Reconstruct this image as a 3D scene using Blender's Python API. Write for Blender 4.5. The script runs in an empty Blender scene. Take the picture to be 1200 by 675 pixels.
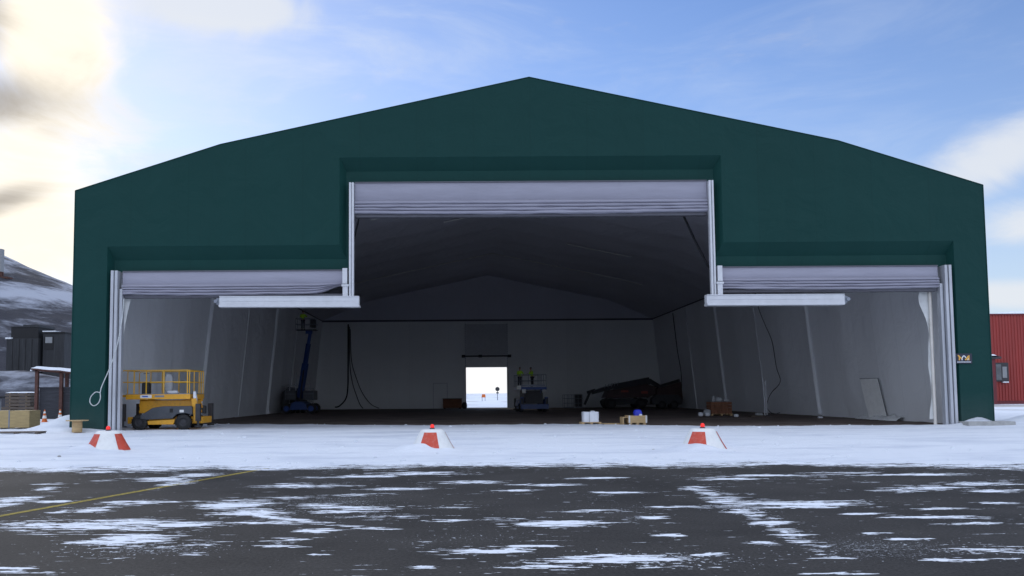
import bpy, bmesh, math, random
from mathutils import Vector, Matrix, noise
random.seed(7)
S = bpy.context.scene
COL = S.collection
R = math.radians
PI = math.pi

# ------------------------------------------------------------------ materials
def new_mat(name):
    m = bpy.data.materials.new(name); m.use_nodes = True
    return m, m.node_tree.nodes, m.node_tree.links, m.node_tree.nodes['Principled BSDF']

def mat(name, col, rough=.6, metal=0.0, var=.15, scale=3.0, bump=0.0, bscale=30.0, spec=.5, dirt=None, dirt_amt=.5, stretch=(1, 1, 1)):
    m, N, L, b = new_mat(name)
    tc = N.new('ShaderNodeTexCoord'); mp = N.new('ShaderNodeMapping'); mp.inputs['Scale'].default_value = stretch
    L.new(tc.outputs['Object'], mp.inputs['Vector'])
    n = N.new('ShaderNodeTexNoise'); n.inputs['Scale'].default_value = scale; n.inputs['Detail'].default_value = 6
    L.new(mp.outputs[0], n.inputs['Vector'])
    r = N.new('ShaderNodeValToRGB')
    r.color_ramp.elements[0].position = .3; r.color_ramp.elements[1].position = .7
    r.color_ramp.elements[0].color = tuple(c * (1 - var) for c in col) + (1,)
    r.color_ramp.elements[1].color = tuple(min(1, c * (1 + var)) for c in col) + (1,)
    L.new(n.outputs['Fac'], r.inputs['Fac'])
    src = r.outputs['Color']
    if dirt:
        n2 = N.new('ShaderNodeTexNoise'); n2.inputs['Scale'].default_value = scale * 2.7; n2.inputs['Detail'].default_value = 8; n2.inputs['Roughness'].default_value = .7
        L.new(mp.outputs[0], n2.inputs['Vector'])
        mr = N.new('ShaderNodeMapRange'); mr.inputs['From Min'].default_value = .5; mr.inputs['From Max'].default_value = .75; mr.inputs['To Max'].default_value = dirt_amt
        L.new(n2.outputs['Fac'], mr.inputs['Value'])
        mx = N.new('ShaderNodeMixRGB'); mx.inputs['Color2'].default_value = tuple(dirt) + (1,)
        L.new(mr.outputs[0], mx.inputs['Fac']); L.new(src, mx.inputs['Color1']); src = mx.outputs[0]
    L.new(src, b.inputs['Base Color'])
    b.inputs['Roughness'].default_value = rough; b.inputs['Metallic'].default_value = metal
    b.inputs['Specular IOR Level'].default_value = spec
    if bump:
        n3 = N.new('ShaderNodeTexNoise'); n3.inputs['Scale'].default_value = bscale; n3.inputs['Detail'].default_value = 5
        L.new(mp.outputs[0], n3.inputs['Vector'])
        bp = N.new('ShaderNodeBump'); bp.inputs['Strength'].default_value = bump; bp.inputs['Distance'].default_value = .05
        L.new(n3.outputs['Fac'], bp.inputs['Height']); L.new(bp.outputs[0], b.inputs['Normal'])
    return m

def fabric(name, col, rough=.5, seam_dir='X', seam=2.4, var=.08, wr=.25, spec=.3, streak=.05):
    """PVC sheeting: faint weld seams every few metres, soft wrinkles, slight soiling"""
    m, N, L, b = new_mat(name)
    tc = N.new('ShaderNodeTexCoord')
    sep = N.new('ShaderNodeSeparateXYZ'); L.new(tc.outputs['Object'], sep.inputs[0])
    n = N.new('ShaderNodeTexNoise'); n.inputs['Scale'].default_value = .35; n.inputs['Detail'].default_value = 8; n.inputs['Roughness'].default_value = .6
    L.new(tc.outputs['Object'], n.inputs['Vector'])
    dv = N.new('ShaderNodeMath'); dv.operation = 'DIVIDE'; dv.inputs[1].default_value = seam
    L.new(sep.outputs[seam_dir], dv.inputs[0])
    fr = N.new('ShaderNodeMath'); fr.operation = 'FRACT'; L.new(dv.outputs[0], fr.inputs[0])
    ls = N.new('ShaderNodeMath'); ls.operation = 'LESS_THAN'; ls.inputs[1].default_value = .018; L.new(fr.outputs[0], ls.inputs[0])
    fl = N.new('ShaderNodeMath'); fl.operation = 'FLOOR'; L.new(dv.outputs[0], fl.inputs[0])
    wn = N.new('ShaderNodeTexWhiteNoise'); wn.noise_dimensions = '1D'; L.new(fl.outputs[0], wn.inputs['W'])
    # tone = 1 + panel variation + noise - seam
    a = N.new('ShaderNodeMath'); a.operation = 'MULTIPLY_ADD'; a.inputs[1].default_value = var * .9; a.inputs[2].default_value = 1 - var * .45; L.new(wn.outputs['Value'], a.inputs[0])
    a2 = N.new('ShaderNodeMath'); a2.operation = 'MULTIPLY_ADD'; a2.inputs[1].default_value = var * 2.5; L.new(n.outputs['Fac'], a2.inputs[0]); L.new(a.outputs[0], a2.inputs[2])
    a3 = N.new('ShaderNodeMath'); a3.operation = 'MULTIPLY_ADD'; a3.inputs[1].default_value = -.07; L.new(ls.outputs[0], a3.inputs[0]); L.new(a2.outputs[0], a3.inputs[2])
    a4 = N.new('ShaderNodeMath'); a4.operation = 'SUBTRACT'; a4.inputs[1].default_value = var * 1.25; L.new(a3.outputs[0], a4.inputs[0])
    vm = N.new('ShaderNodeVectorMath'); vm.operation = 'SCALE'; vm.inputs[0].default_value = col; L.new(a4.outputs[0], vm.inputs['Scale'])
    smp = N.new('ShaderNodeMapping'); smp.inputs['Scale'].default_value = (1.3, 1.3, .07); L.new(tc.outputs['Object'], smp.inputs['Vector'])
    sn = N.new('ShaderNodeTexNoise'); sn.inputs['Scale'].default_value = 1; sn.inputs['Detail'].default_value = 7; sn.inputs['Roughness'].default_value = .65; L.new(smp.outputs[0], sn.inputs['Vector'])
    sr = N.new('ShaderNodeMapRange'); sr.inputs['From Min'].default_value = .3; sr.inputs['From Max'].default_value = .7; sr.inputs['To Min'].default_value = 1 - streak; sr.inputs['To Max'].default_value = 1 + streak; L.new(sn.outputs['Fac'], sr.inputs['Value'])
    dz = N.new('ShaderNodeMapRange'); dz.inputs['From Min'].default_value = 0; dz.inputs['From Max'].default_value = 1.6; dz.inputs['To Min'].default_value = .22; dz.inputs['To Max'].default_value = 0; L.new(sep.outputs['Z'], dz.inputs['Value'])
    dm = N.new('ShaderNodeMath'); dm.operation = 'MULTIPLY'; L.new(dz.outputs[0], dm.inputs[0]); L.new(sn.outputs['Fac'], dm.inputs[1])
    vm2 = N.new('ShaderNodeVectorMath'); vm2.operation = 'SCALE'; L.new(vm.outputs[0], vm2.inputs[0]); L.new(sr.outputs[0], vm2.inputs['Scale'])
    dx = N.new('ShaderNodeMixRGB'); L.new(dm.outputs[0], dx.inputs['Fac']); L.new(vm2.outputs[0], dx.inputs['Color1']); dx.inputs['Color2'].default_value = (.22, .21, .20, 1)
    L.new(dx.outputs[0], b.inputs['Base Color'])
    b.inputs['Roughness'].default_value = rough; b.inputs['Specular IOR Level'].default_value = spec
    n3 = N.new('ShaderNodeTexNoise'); n3.inputs['Scale'].default_value = .55; n3.inputs['Detail'].default_value = 4; n3.inputs['Distortion'].default_value = .6
    L.new(tc.outputs['Object'], n3.inputs['Vector'])
    ad = N.new('ShaderNodeMath'); ad.operation = 'MULTIPLY_ADD'; ad.inputs[1].default_value = .06; L.new(ls.outputs[0], ad.inputs[0]); L.new(n3.outputs['Fac'], ad.inputs[2])
    bp = N.new('ShaderNodeBump'); bp.inputs['Strength'].default_value = wr; bp.inputs['Distance'].default_value = .5
    L.new(ad.outputs[0], bp.inputs['Height']); L.new(bp.outputs[0], b.inputs['Normal'])
    return m

M = {}
M['green'] = fabric('green_pvc', (.0080, .045, .041), .55, 'X', 2.65, .045, .22, .12, .03)
M['green_band'] = fabric('green_pvc_band', (.0085, .048, .043), .5, 'X', 2.65, .045, .12, .12, .03)
M['liner'] = fabric('liner_pvc', (.80, .815, .83), .6, 'Y', 2.35, .035, .3, .3, .015)
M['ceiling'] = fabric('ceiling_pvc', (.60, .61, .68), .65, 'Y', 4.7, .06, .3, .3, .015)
M['liner_back'] = fabric('back_liner_pvc', (.80, .82, .82), .6, 'X', 2.35, .035, .3, .3, .015)
M['seam_white'] = mat('pale_seam', (.62, .62, .6), .6, var=.1)
M['curtain'] = mat('door_fabric', (.31, .305, .37), .55, var=.06, scale=1.2, bump=.15, bscale=2.0, dirt=(.2, .2, .22), dirt_amt=.25, stretch=(.4, 1, 3))
M['alu'] = mat('aluminium', (.44, .455, .49), .42, .35, var=.08, scale=2, dirt=(.35, .36, .38), dirt_amt=.4, stretch=(1, 1, .4))
M['alu_white'] = mat('white_aluminium', (.58, .59, .62), .4, .1, var=.05, scale=2, dirt=(.5, .5, .52), dirt_amt=.5)
M['alu_dark'] = mat('dark_gasket', (.10, .10, .12), .6, 0, var=.1)  # plain dark grey of gaskets, seals, rails and bottom beams
M['pole_cream'] = mat('cream_pole', (.72, .68, .62), .45, 0, var=.06)
M['dark'] = mat('dark_fitting', (.03, .03, .035), .6, var=.2)
M['black'] = mat('black_rubber', (.014, .014, .015), .75, var=.25, scale=8, dirt=(.12, .12, .12), dirt_amt=.25)
M['concrete'] = mat('concrete', (.36, .36, .35), .85, var=.15, scale=4, bump=.3, bscale=30, dirt=(.2, .2, .2), dirt_amt=.6)
M['yellow'] = mat('yellow_paint', (.72, .35, .018), .42, var=.08, scale=2, dirt=(.20, .12, .04), dirt_amt=.45)
M['yellow_rail'] = mat('yellow_rail_paint', (.72, .40, .03), .45, var=.1, scale=3)
M['grey_cover'] = mat('grey_cover', (.055, .062, .075), .5, var=.15, scale=3, dirt=(.14, .13, .12), dirt_amt=.35)
M['blue'] = mat('blue_paint', (.012, .05, .20), .4, var=.1, scale=2, dirt=(.05, .05, .07), dirt_amt=.4)
M['blue_dark'] = mat('dark_blue_paint', (.014, .06, .26), .45, var=.15, scale=2)
M['grey_rail'] = mat('grey_steel', (.20, .22, .26), .45, .3, var=.1)
M['red_dark'] = mat('dull_red_paint', (.28, .04, .025), .5, var=.15)
M['dark_red'] = mat('dark_machine_paint', (.05, .022, .022), .5, var=.2)
M['cone_white'] = mat('white_plastic', (.74, .74, .72), .5, var=.05, scale=4, dirt=(.5, .5, .48), dirt_amt=.4)
M['cone_red'] = mat('red_plastic', (.52, .060, .028), .5, var=.1, scale=4, dirt=(.55, .35, .3), dirt_amt=.35)
M['orange'] = mat('orange_plastic', (.62, .14, .02), .5, var=.1)
M['wood'] = mat('pale_wood', (.50, .35, .18), .75, var=.2, scale=3, bump=.2, bscale=14, dirt=(.28, .19, .1), dirt_amt=.5, stretch=(1, 1, 9))
M['plywood'] = mat('plywood', (.38, .28, .13), .7, var=.15, scale=2, dirt=(.3, .22, .1), dirt_amt=.5, stretch=(1, 1, 5))
M['wood_old'] = mat('weathered_wood', (.10, .078, .062), .85, var=.3, scale=3, stretch=(1, 6, 6))
M['cardboard'] = mat('brown_carton', (.20, .085, .045), .8, var=.15, scale=2)
M['plastic_sheet'] = mat('white_plastic_sheet', (.70, .71, .70), .4, var=.08, scale=3, bump=.5, bscale=6)
M['bag'] = mat('white_bag', (.70, .72, .76), .6, var=.08, scale=4, bump=.4, bscale=6)
M['greysack'] = mat('grey_sacking', (.36, .37, .38), .7, var=.1, scale=4, bump=.3, bscale=8)
M['bluebag'] = mat('blue_tarp', (.02, .035, .50), .5, var=.12, scale=4, bump=.4, bscale=6)
M['rope'] = mat('grey_rope', (.50, .52, .52), .8, var=.2, scale=20)
M['rust'] = mat('rusty_steel', (.10, .045, .035), .8, .2, var=.3, scale=5, dirt=(.05, .02, .015), dirt_amt=.6)
M['silo'] = mat('dark_cladding', (.020, .022, .026), .7, var=.15, scale=.6, dirt=(.09, .09, .1), dirt_amt=.4, stretch=(3, 3, .3))
M['silo_black'] = mat('black_cladding', (.008, .008, .010), .7, var=.2, scale=.6)
M['panel_dark'] = mat('dark_boards', (.03, .031, .038), .8, var=.2, scale=1.5, dirt=(.10, .10, .12), dirt_amt=.5, stretch=(.4, .4, 6))
M['redwall'] = mat('red_cladding', (.27, .022, .016), .5, var=.12, scale=.5, dirt=(.20, .018, .014), dirt_amt=.5, stretch=(3, 3, .25))
M['redwall_dark'] = mat('dark_red_cladding', (.13, .014, .02), .6, var=.15, scale=.5)
M['glass_grey'] = mat('grey_glass', (.10, .11, .12), .2, var=.3, scale=1.2)
M['grey_box'] = mat('grey_enamel', (.24, .25, .26), .5, var=.1, scale=2)
M['panel_grey'] = mat('raised_door_panel', (.50, .52, .54), .5, var=.06)
M['panel_light'] = mat('light_door_panel', (.78, .78, .78), .5, var=.05)
M['skin'] = mat('skin', (.42, .24, .17), .6, var=.06)
M['hair'] = mat('dark_hair', (.02, .015, .012), .7, var=.2)
M['hivis'] = mat('hivis_green_cloth', (.45, .80, .03), .75, var=.12, scale=8, bump=.3, bscale=14)
M['trousers'] = mat('dark_work_cloth', (.025, .028, .035), .85, var=.2, scale=8, bump=.3, bscale=14)
M['sign_panel'] = mat('navy_sign_panel', (.012, .016, .035), .4, var=.08)
M['sign_gold'] = mat('gold_lettering', (.72, .38, .06), .4, var=.06)
M['sign_white'] = mat('white_lettering', (.74, .76, .82), .4, var=.04)
M['blue_label'] = mat('blue_label', (.03, .10, .45), .5, var=.05)

# lit red obstruction lamp
def lamp_mat():
    m, N, L, b = new_mat('red_lamp_lens')
    tc = N.new('ShaderNodeTexCoord'); n = N.new('ShaderNodeTexNoise'); n.inputs['Scale'].default_value = 12
    L.new(tc.outputs['Object'], n.inputs['Vector'])
    r = N.new('ShaderNodeValToRGB'); r.color_ramp.elements[0].color = (.75, .012, .008, 1); r.color_ramp.elements[1].color = (.9, .03, .02, 1)
    L.new(n.outputs['Fac'], r.inputs['Fac']); L.new(r.outputs[0], b.inputs['Base Color'])
    b.inputs['Roughness'].default_value = .15
    b.inputs['Emission Color'].default_value = (1, .02, .012, 1); b.inputs['Emission Strength'].default_value = .35
    return m
M['lamp'] = lamp_mat()

# snow patches on asphalt: shared mask (world position + density attribute)
def snow_mask(N, L):
    g = N.new('ShaderNodeNewGeometry')
    at = N.new('ShaderNodeAttribute'); at.attribute_name = 'drift'
    def nz(scale, det, rough, dist=0):
        mp = N.new('ShaderNodeMapping'); mp.inputs['Scale'].default_value = scale; mp.inputs['Rotation'].default_value = (0, 0, R(6))
        L.new(g.outputs['Position'], mp.inputs['Vector'])
        n = N.new('ShaderNodeTexNoise'); n.inputs['Scale'].default_value = 1; n.inputs['Detail'].default_value = det; n.inputs['Roughness'].default_value = rough; n.inputs['Distortion'].default_value = dist
        L.new(mp.outputs[0], n.inputs['Vector'])
        return n
    n1 = nz((.8, 5.2, 1), 6, .64, .5); n2 = nz((4, 17, 9), 4, .62)
    n3 = nz((30, 34, 30), 4, .7); n4 = nz((.25, .35, 1), 3, .5)
    def ma(v, k, add):
        x = N.new('ShaderNodeMath'); x.operation = 'MULTIPLY_ADD'; x.inputs[1].default_value = k
        L.new(v, x.inputs[0])
        if isinstance(add, float): x.inputs[2].default_value = add
        else: L.new(add, x.inputs[2])
        return x.outputs[0]
    v = ma(n1.outputs['Fac'], 1.9, -.95)
    v = ma(n2.outputs['Fac'], 1.5, v); v = ma(n4.outputs['Fac'], .28, v)
    v = ma(at.outputs['Fac'], 1.0, v)
    mr = N.new('ShaderNodeMapRange'); mr.interpolation_type = 'SMOOTHSTEP'
    mr.inputs['From Min'].default_value = 1.42; mr.inputs['From Max'].default_value = 1.47
    L.new(v, mr.inputs['Value'])
    # fine grains of blown snow in the texture of the asphalt
    at2 = N.new('ShaderNodeAttribute'); at2.attribute_name = 'grain'
    v2 = ma(n3.outputs['Fac'], 1.0, 0.0); v2 = ma(at2.outputs['Fac'], .55, v2); v2 = ma(n1.outputs['Fac'], .25, v2)
    mr2 = N.new('ShaderNodeMapRange'); mr2.interpolation_type = 'SMOOTHSTEP'; mr2.inputs['From Min'].default_value = 1.0; mr2.inputs['From Max'].default_value = 1.10; mr2.inputs['To Max'].default_value = .55
    L.new(v2, mr2.inputs['Value'])
    th = N.new('ShaderNodeMath'); th.operation = 'MULTIPLY'; L.new(mr.outputs[0], th.inputs[0]); L.new(ma(n2.outputs['Fac'], .5, .74), th.inputs[1]); th.use_clamp = True
    mx = N.new('ShaderNodeMath'); mx.operation = 'MAXIMUM'; L.new(th.outputs[0], mx.inputs[0]); L.new(mr2.outputs[0], mx.inputs[1])
    # thin stray streaks and single grains all over the apron
    n5 = nz((1.5, 12, 1), 6, .62, .3); n6 = nz((17, 13, 14), 3, .6)
    v5 = ma(n4.outputs['Fac'], .22, n5.outputs['Fac']); v5 = ma(n6.outputs['Fac'], .16, v5); v5 = ma(at.outputs['Fac'], .10, v5)
    mr5 = N.new('ShaderNodeMapRange'); mr5.interpolation_type = 'SMOOTHSTEP'; mr5.inputs['From Min'].default_value = .86; mr5.inputs['From Max'].default_value = .885; mr5.inputs['To Max'].default_value = .85
    L.new(v5, mr5.inputs['Value'])
    v6 = ma(n4.outputs['Fac'], .30, n6.outputs['Fac']); v6 = ma(at2.outputs['Fac'], .22, v6); v6 = ma(at.outputs['Fac'], .08, v6)
    mr6 = N.new('ShaderNodeMapRange'); mr6.interpolation_type = 'SMOOTHSTEP'; mr6.inputs['From Min'].default_value = .90; mr6.inputs['From Max'].default_value = .94; mr6.inputs['To Max'].default_value = .7
    L.new(v6, mr6.inputs['Value'])
    m2 = N.new('ShaderNodeMath'); m2.operation = 'MAXIMUM'; L.new(mr5.outputs[0], m2.inputs[0]); L.new(mr6.outputs[0], m2.inputs[1])
    m3 = N.new('ShaderNodeMath'); m3.operation = 'MAXIMUM'; L.new(m2.outputs[0], m3.inputs[0]); L.new(mx.outputs[0], m3.inputs[1])
    return g, m3.outputs[0], v

SNOWCOL = (.80, .83, .88)
def asphalt_mat(name, paint=None):
    m, N, L, b = new_mat(name)
    g, mask, v = snow_mask(N, L)
    n = N.new('ShaderNodeTexNoise'); n.inputs['Scale'].default_value = 26; n.inputs['Detail'].default_value = 7; n.inputs['Roughness'].default_value = .8
    L.new(g.outputs['Position'], n.inputs['Vector'])
    nb = N.new('ShaderNodeTexNoise'); nb.inputs['Scale'].default_value = .5; nb.inputs['Detail'].default_value = 7; nb.inputs['Roughness'].default_value = .65
    L.new(g.outputs['Position'], nb.inputs['Vector'])
    r = N.new('ShaderNodeValToRGB'); r.color_ramp.elements[0].position = .3; r.color_ramp.elements[1].position = .75
    c0, c1 = ((.019, .018, .017), (.088, .082, .077)) if not paint else (tuple(x * .55 for x in paint), paint)
    r.color_ramp.elements[0].color = c0 + (1,); r.color_ramp.elements[1].color = c1 + (1,)
    L.new(n.outputs['Fac'], r.inputs['Fac'])
    mr = N.new('ShaderNodeMapRange'); mr.inputs['From Min'].default_value = .3; mr.inputs['From Max'].default_value = .7; mr.inputs['To Min'].default_value = .72; mr.inputs['To Max'].default_value = 1.25
    L.new(nb.outputs['Fac'], mr.inputs['Value'])
    sc = N.new('ShaderNodeVectorMath'); sc.operation = 'SCALE'; L.new(r.outputs[0], sc.inputs[0]); L.new(mr.outputs[0], sc.inputs['Scale'])
    src = sc.outputs[0]
    if paint:   # worn paint lets the asphalt through
        w = N.new('ShaderNodeMapRange'); w.inputs['From Min'].default_value = .45; w.inputs['From Max'].default_value = .62
        nw = N.new('ShaderNodeTexNoise'); nw.inputs['Scale'].default_value = 14; nw.inputs['Detail'].default_value = 8; nw.inputs['Roughness'].default_value = .75
        L.new(g.outputs['Position'], nw.inputs['Vector']); L.new(nw.outputs['Fac'], w.inputs['Value']); w.inputs['To Max'].default_value = .75
        mw = N.new('ShaderNodeMixRGB'); L.new(w.outputs[0], mw.inputs['Fac']); L.new(src, mw.inputs['Color1']); mw.inputs['Color2'].default_value = (.06, .058, .055, 1); src = mw.outputs[0]
    mx = N.new('ShaderNodeMixRGB'); L.new(mask, mx.inputs['Fac']); L.new(src, mx.inputs['Color1']); mx.inputs['Color2'].default_value = SNOWCOL + (1,)
    L.new(mx.outputs[0], b.inputs['Base Color'])
    rr = N.new('ShaderNodeMapRange'); rr.inputs['To Min'].default_value = .80; rr.inputs['To Max'].default_value = .9; L.new(mask, rr.inputs['Value'])
    L.new(rr.outputs[0], b.inputs['Roughness'])
    b.inputs['Specular IOR Level'].default_value = .10
    h = N.new('ShaderNodeMath'); h.operation = 'MULTIPLY_ADD'; h.inputs[1].default_value = 2.0; L.new(mask, h.inputs[0]); L.new(n.outputs['Fac'], h.inputs[2])
    bp = N.new('ShaderNodeBump'); bp.inputs['Strength'].default_value = .6; bp.inputs['Distance'].default_value = .008
    L.new(h.outputs[0], bp.inputs['Height']); L.new(bp.outputs[0], b.inputs['Normal'])
    return m
M['asphalt'] = asphalt_mat('asphalt_with_blown_snow')
M['yline'] = asphalt_mat('worn_yellow_paint', (.46, .36, .07))

def snow_mat(name, dirty=.2, patches=False):
    m, N, L, b = new_mat(name)
    g = N.new('ShaderNodeNewGeometry')
    mp = N.new('ShaderNodeMapping'); mp.inputs['Scale'].default_value = (.22, .55, 1); L.new(g.outputs['Position'], mp.inputs['Vector'])
    n = N.new('ShaderNodeTexNoise'); n.inputs['Scale'].default_value = 1; n.inputs['Detail'].default_value = 9; n.inputs['Roughness'].default_value = .62
    L.new(mp.outputs[0], n.inputs['Vector'])
    r = N.new('ShaderNodeValToRGB'); r.color_ramp.elements[0].position = .32; r.color_ramp.elements[1].position = .52
    r.color_ramp.elements[0].color = (.80 - dirty * 1.1, .83 - dirty * 1.05, .88 - dirty * .9, 1); r.color_ramp.elements[1].color = SNOWCOL + (1,)
    L.new(n.outputs['Fac'], r.inputs['Fac']); src = r.outputs[0]
    if patches:      # bare ground showing through the snow of the open field
        mq = N.new('ShaderNodeMapping'); mq.inputs['Scale'].default_value = (.06, .035, 1); L.new(g.outputs['Position'], mq.inputs['Vector'])
        q = N.new('ShaderNodeTexNoise'); q.inputs['Scale'].default_value = 1; q.inputs['Detail'].default_value = 9; q.inputs['Roughness'].default_value = .65; L.new(mq.outputs[0], q.inputs['Vector'])
        qr = N.new('ShaderNodeMapRange'); qr.interpolation_type = 'SMOOTHSTEP'; qr.inputs['From Min'].default_value = .52; qr.inputs['From Max'].default_value = .64; qr.inputs['To Max'].default_value = .7; L.new(q.outputs['Fac'], qr.inputs['Value'])
        qx = N.new('ShaderNodeMixRGB'); L.new(qr.outputs[0], qx.inputs['Fac']); L.new(src, qx.inputs['Color1']); qx.inputs['Color2'].default_value = (.30, .26, .21, 1); src = qx.outputs[0]
    L.new(src, b.inputs['Base Color'])
    b.inputs['Roughness'].default_value = .9; b.inputs['Specular IOR Level'].default_value = .2
    n2 = N.new('ShaderNodeTexNoise'); n2.inputs['Scale'].default_value = 5; n2.inputs['Detail'].default_value = 9; n2.inputs['Roughness'].default_value = .7
    mp2 = N.new('ShaderNodeMapping'); mp2.inputs['Scale'].default_value = (.6, 1.3, 1); L.new(g.outputs['Position'], mp2.inputs['Vector']); L.new(mp2.outputs[0], n2.inputs['Vector'])
    bp = N.new('ShaderNodeBump'); bp.inputs['Strength'].default_value = .7; bp.inputs['Distance'].default_value = .12
    L.new(n2.outputs['Fac'], bp.inputs['Height']); L.new(bp.outputs[0], b.inputs['Normal'])
    return m
M['snow'] = snow_mat('snow', .15)
M['snow_far'] = snow_mat('snow_with_bare_patches', .1, True)
M['snow_cap'] = snow_mat('clean_snow', .03)

def floor_mat():
    m, N, L, b = new_mat('hangar_floor_gravel')
    g = N.new('ShaderNodeNewGeometry')
    n = N.new('ShaderNodeTexNoise'); n.inputs['Scale'].default_value = .35; n.inputs['Detail'].default_value = 10; n.inputs['Roughness'].default_value = .7
    L.new(g.outputs['Position'], n.inputs['Vector'])
    r = N.new('ShaderNodeValToRGB'); r.color_ramp.elements[0].color = (.085, .066, .056, 1); r.color_ramp.elements[1].color = (.21, .165, .14, 1)
    r.color_ramp.elements[0].position = .3; r.color_ramp.elements[1].position = .7
    L.new(n.outputs['Fac'], r.inputs['Fac']); L.new(r.outputs[0], b.inputs['Base Color'])
    b.inputs['Roughness'].default_value = .9; b.inputs['Specular IOR Level'].default_value = .2
    return m
M['floor'] = floor_mat()

def hill_mat():
    m, N, L, b = new_mat('snow_streaked_rock')
    g = N.new('ShaderNodeNewGeometry')
    def nz(scale, rot, det, rough):
        mp = N.new('ShaderNodeMapping'); mp.inputs['Scale'].default_value = scale; mp.inputs['Rotation'].default_value = rot
        L.new(g.outputs['Position'], mp.inputs['Vector'])
        n = N.new('ShaderNodeTexNoise'); n.inputs['Scale'].default_value = 1; n.inputs['Detail'].default_value = det; n.inputs['Roughness'].default_value = rough; n.inputs['Distortion'].default_value = .3
        L.new(mp.outputs[0], n.inputs['Vector']); return n
    n1 = nz((.035, .03, .17), (0, R(-26), 0), 9, .62)
    n2 = nz((.3, .3, .5), (0, 0, 0), 8, .7)
    sp = N.new('ShaderNodeSeparateXYZ'); L.new(g.outputs['Position'], sp.inputs[0])
    mrz = N.new('ShaderNodeMapRange'); mrz.inputs['From Min'].default_value = 4; mrz.inputs['From Max'].default_value = 30; mrz.inputs['To Min'].default_value = -.06; mrz.inputs['To Max'].default_value = .12
    L.new(sp.outputs['Z'], mrz.inputs['Value'])
    a = N.new('ShaderNodeMath'); a.operation = 'MULTIPLY_ADD'; a.inputs[1].default_value = .22; L.new(n2.outputs['Fac'], a.inputs[0]); L.new(n1.outputs['Fac'], a.inputs[2])
    a2 = N.new('ShaderNodeMath'); a2.operation = 'ADD'; L.new(a.outputs[0], a2.inputs[0]); L.new(mrz.outputs[0], a2.inputs[1])
    at = N.new('ShaderNodeAttribute'); at.attribute_name = 'drift'
    a3 = N.new('ShaderNodeMath'); a3.operation = 'MULTIPLY_ADD'; a3.inputs[1].default_value = .35; L.new(at.outputs['Fac'], a3.inputs[0]); L.new(a2.outputs[0], a3.inputs[2])
    mr = N.new('ShaderNodeMapRange'); mr.interpolation_type = 'SMOOTHSTEP'; mr.inputs['From Min'].default_value = .62; mr.inputs['From Max'].default_value = .80; mr.inputs['To Max'].default_value = .9
    L.new(a3.outputs[0], mr.inputs['Value'])
    r = N.new('ShaderNodeValToRGB'); r.color_ramp.elements[0].color = (.022, .023, .029, 1); r.color_ramp.elements[1].color = (.066, .066, .078, 1)
    L.new(n2.outputs['Fac'], r.inputs['Fac'])
    mx = N.new('ShaderNodeMixRGB'); L.new(mr.outputs[0], mx.inputs['Fac']); L.new(r.outputs[0], mx.inputs['Color1']); mx.inputs['Color2'].default_value = (.40, .425, .49, 1)
    L.new(mx.outputs[0], b.inputs['Base Color']); b.inputs['Roughness'].default_value = .9; b.inputs['Specular IOR Level'].default_value = .15
    bp = N.new('ShaderNodeBump'); bp.inputs['Strength'].default_value = .6; bp.inputs['Distance'].default_value = .6
    L.new(n2.outputs['Fac'], bp.inputs['Height']); L.new(bp.outputs[0], b.inputs['Normal'])
    return m
M['hill'] = hill_mat()

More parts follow.
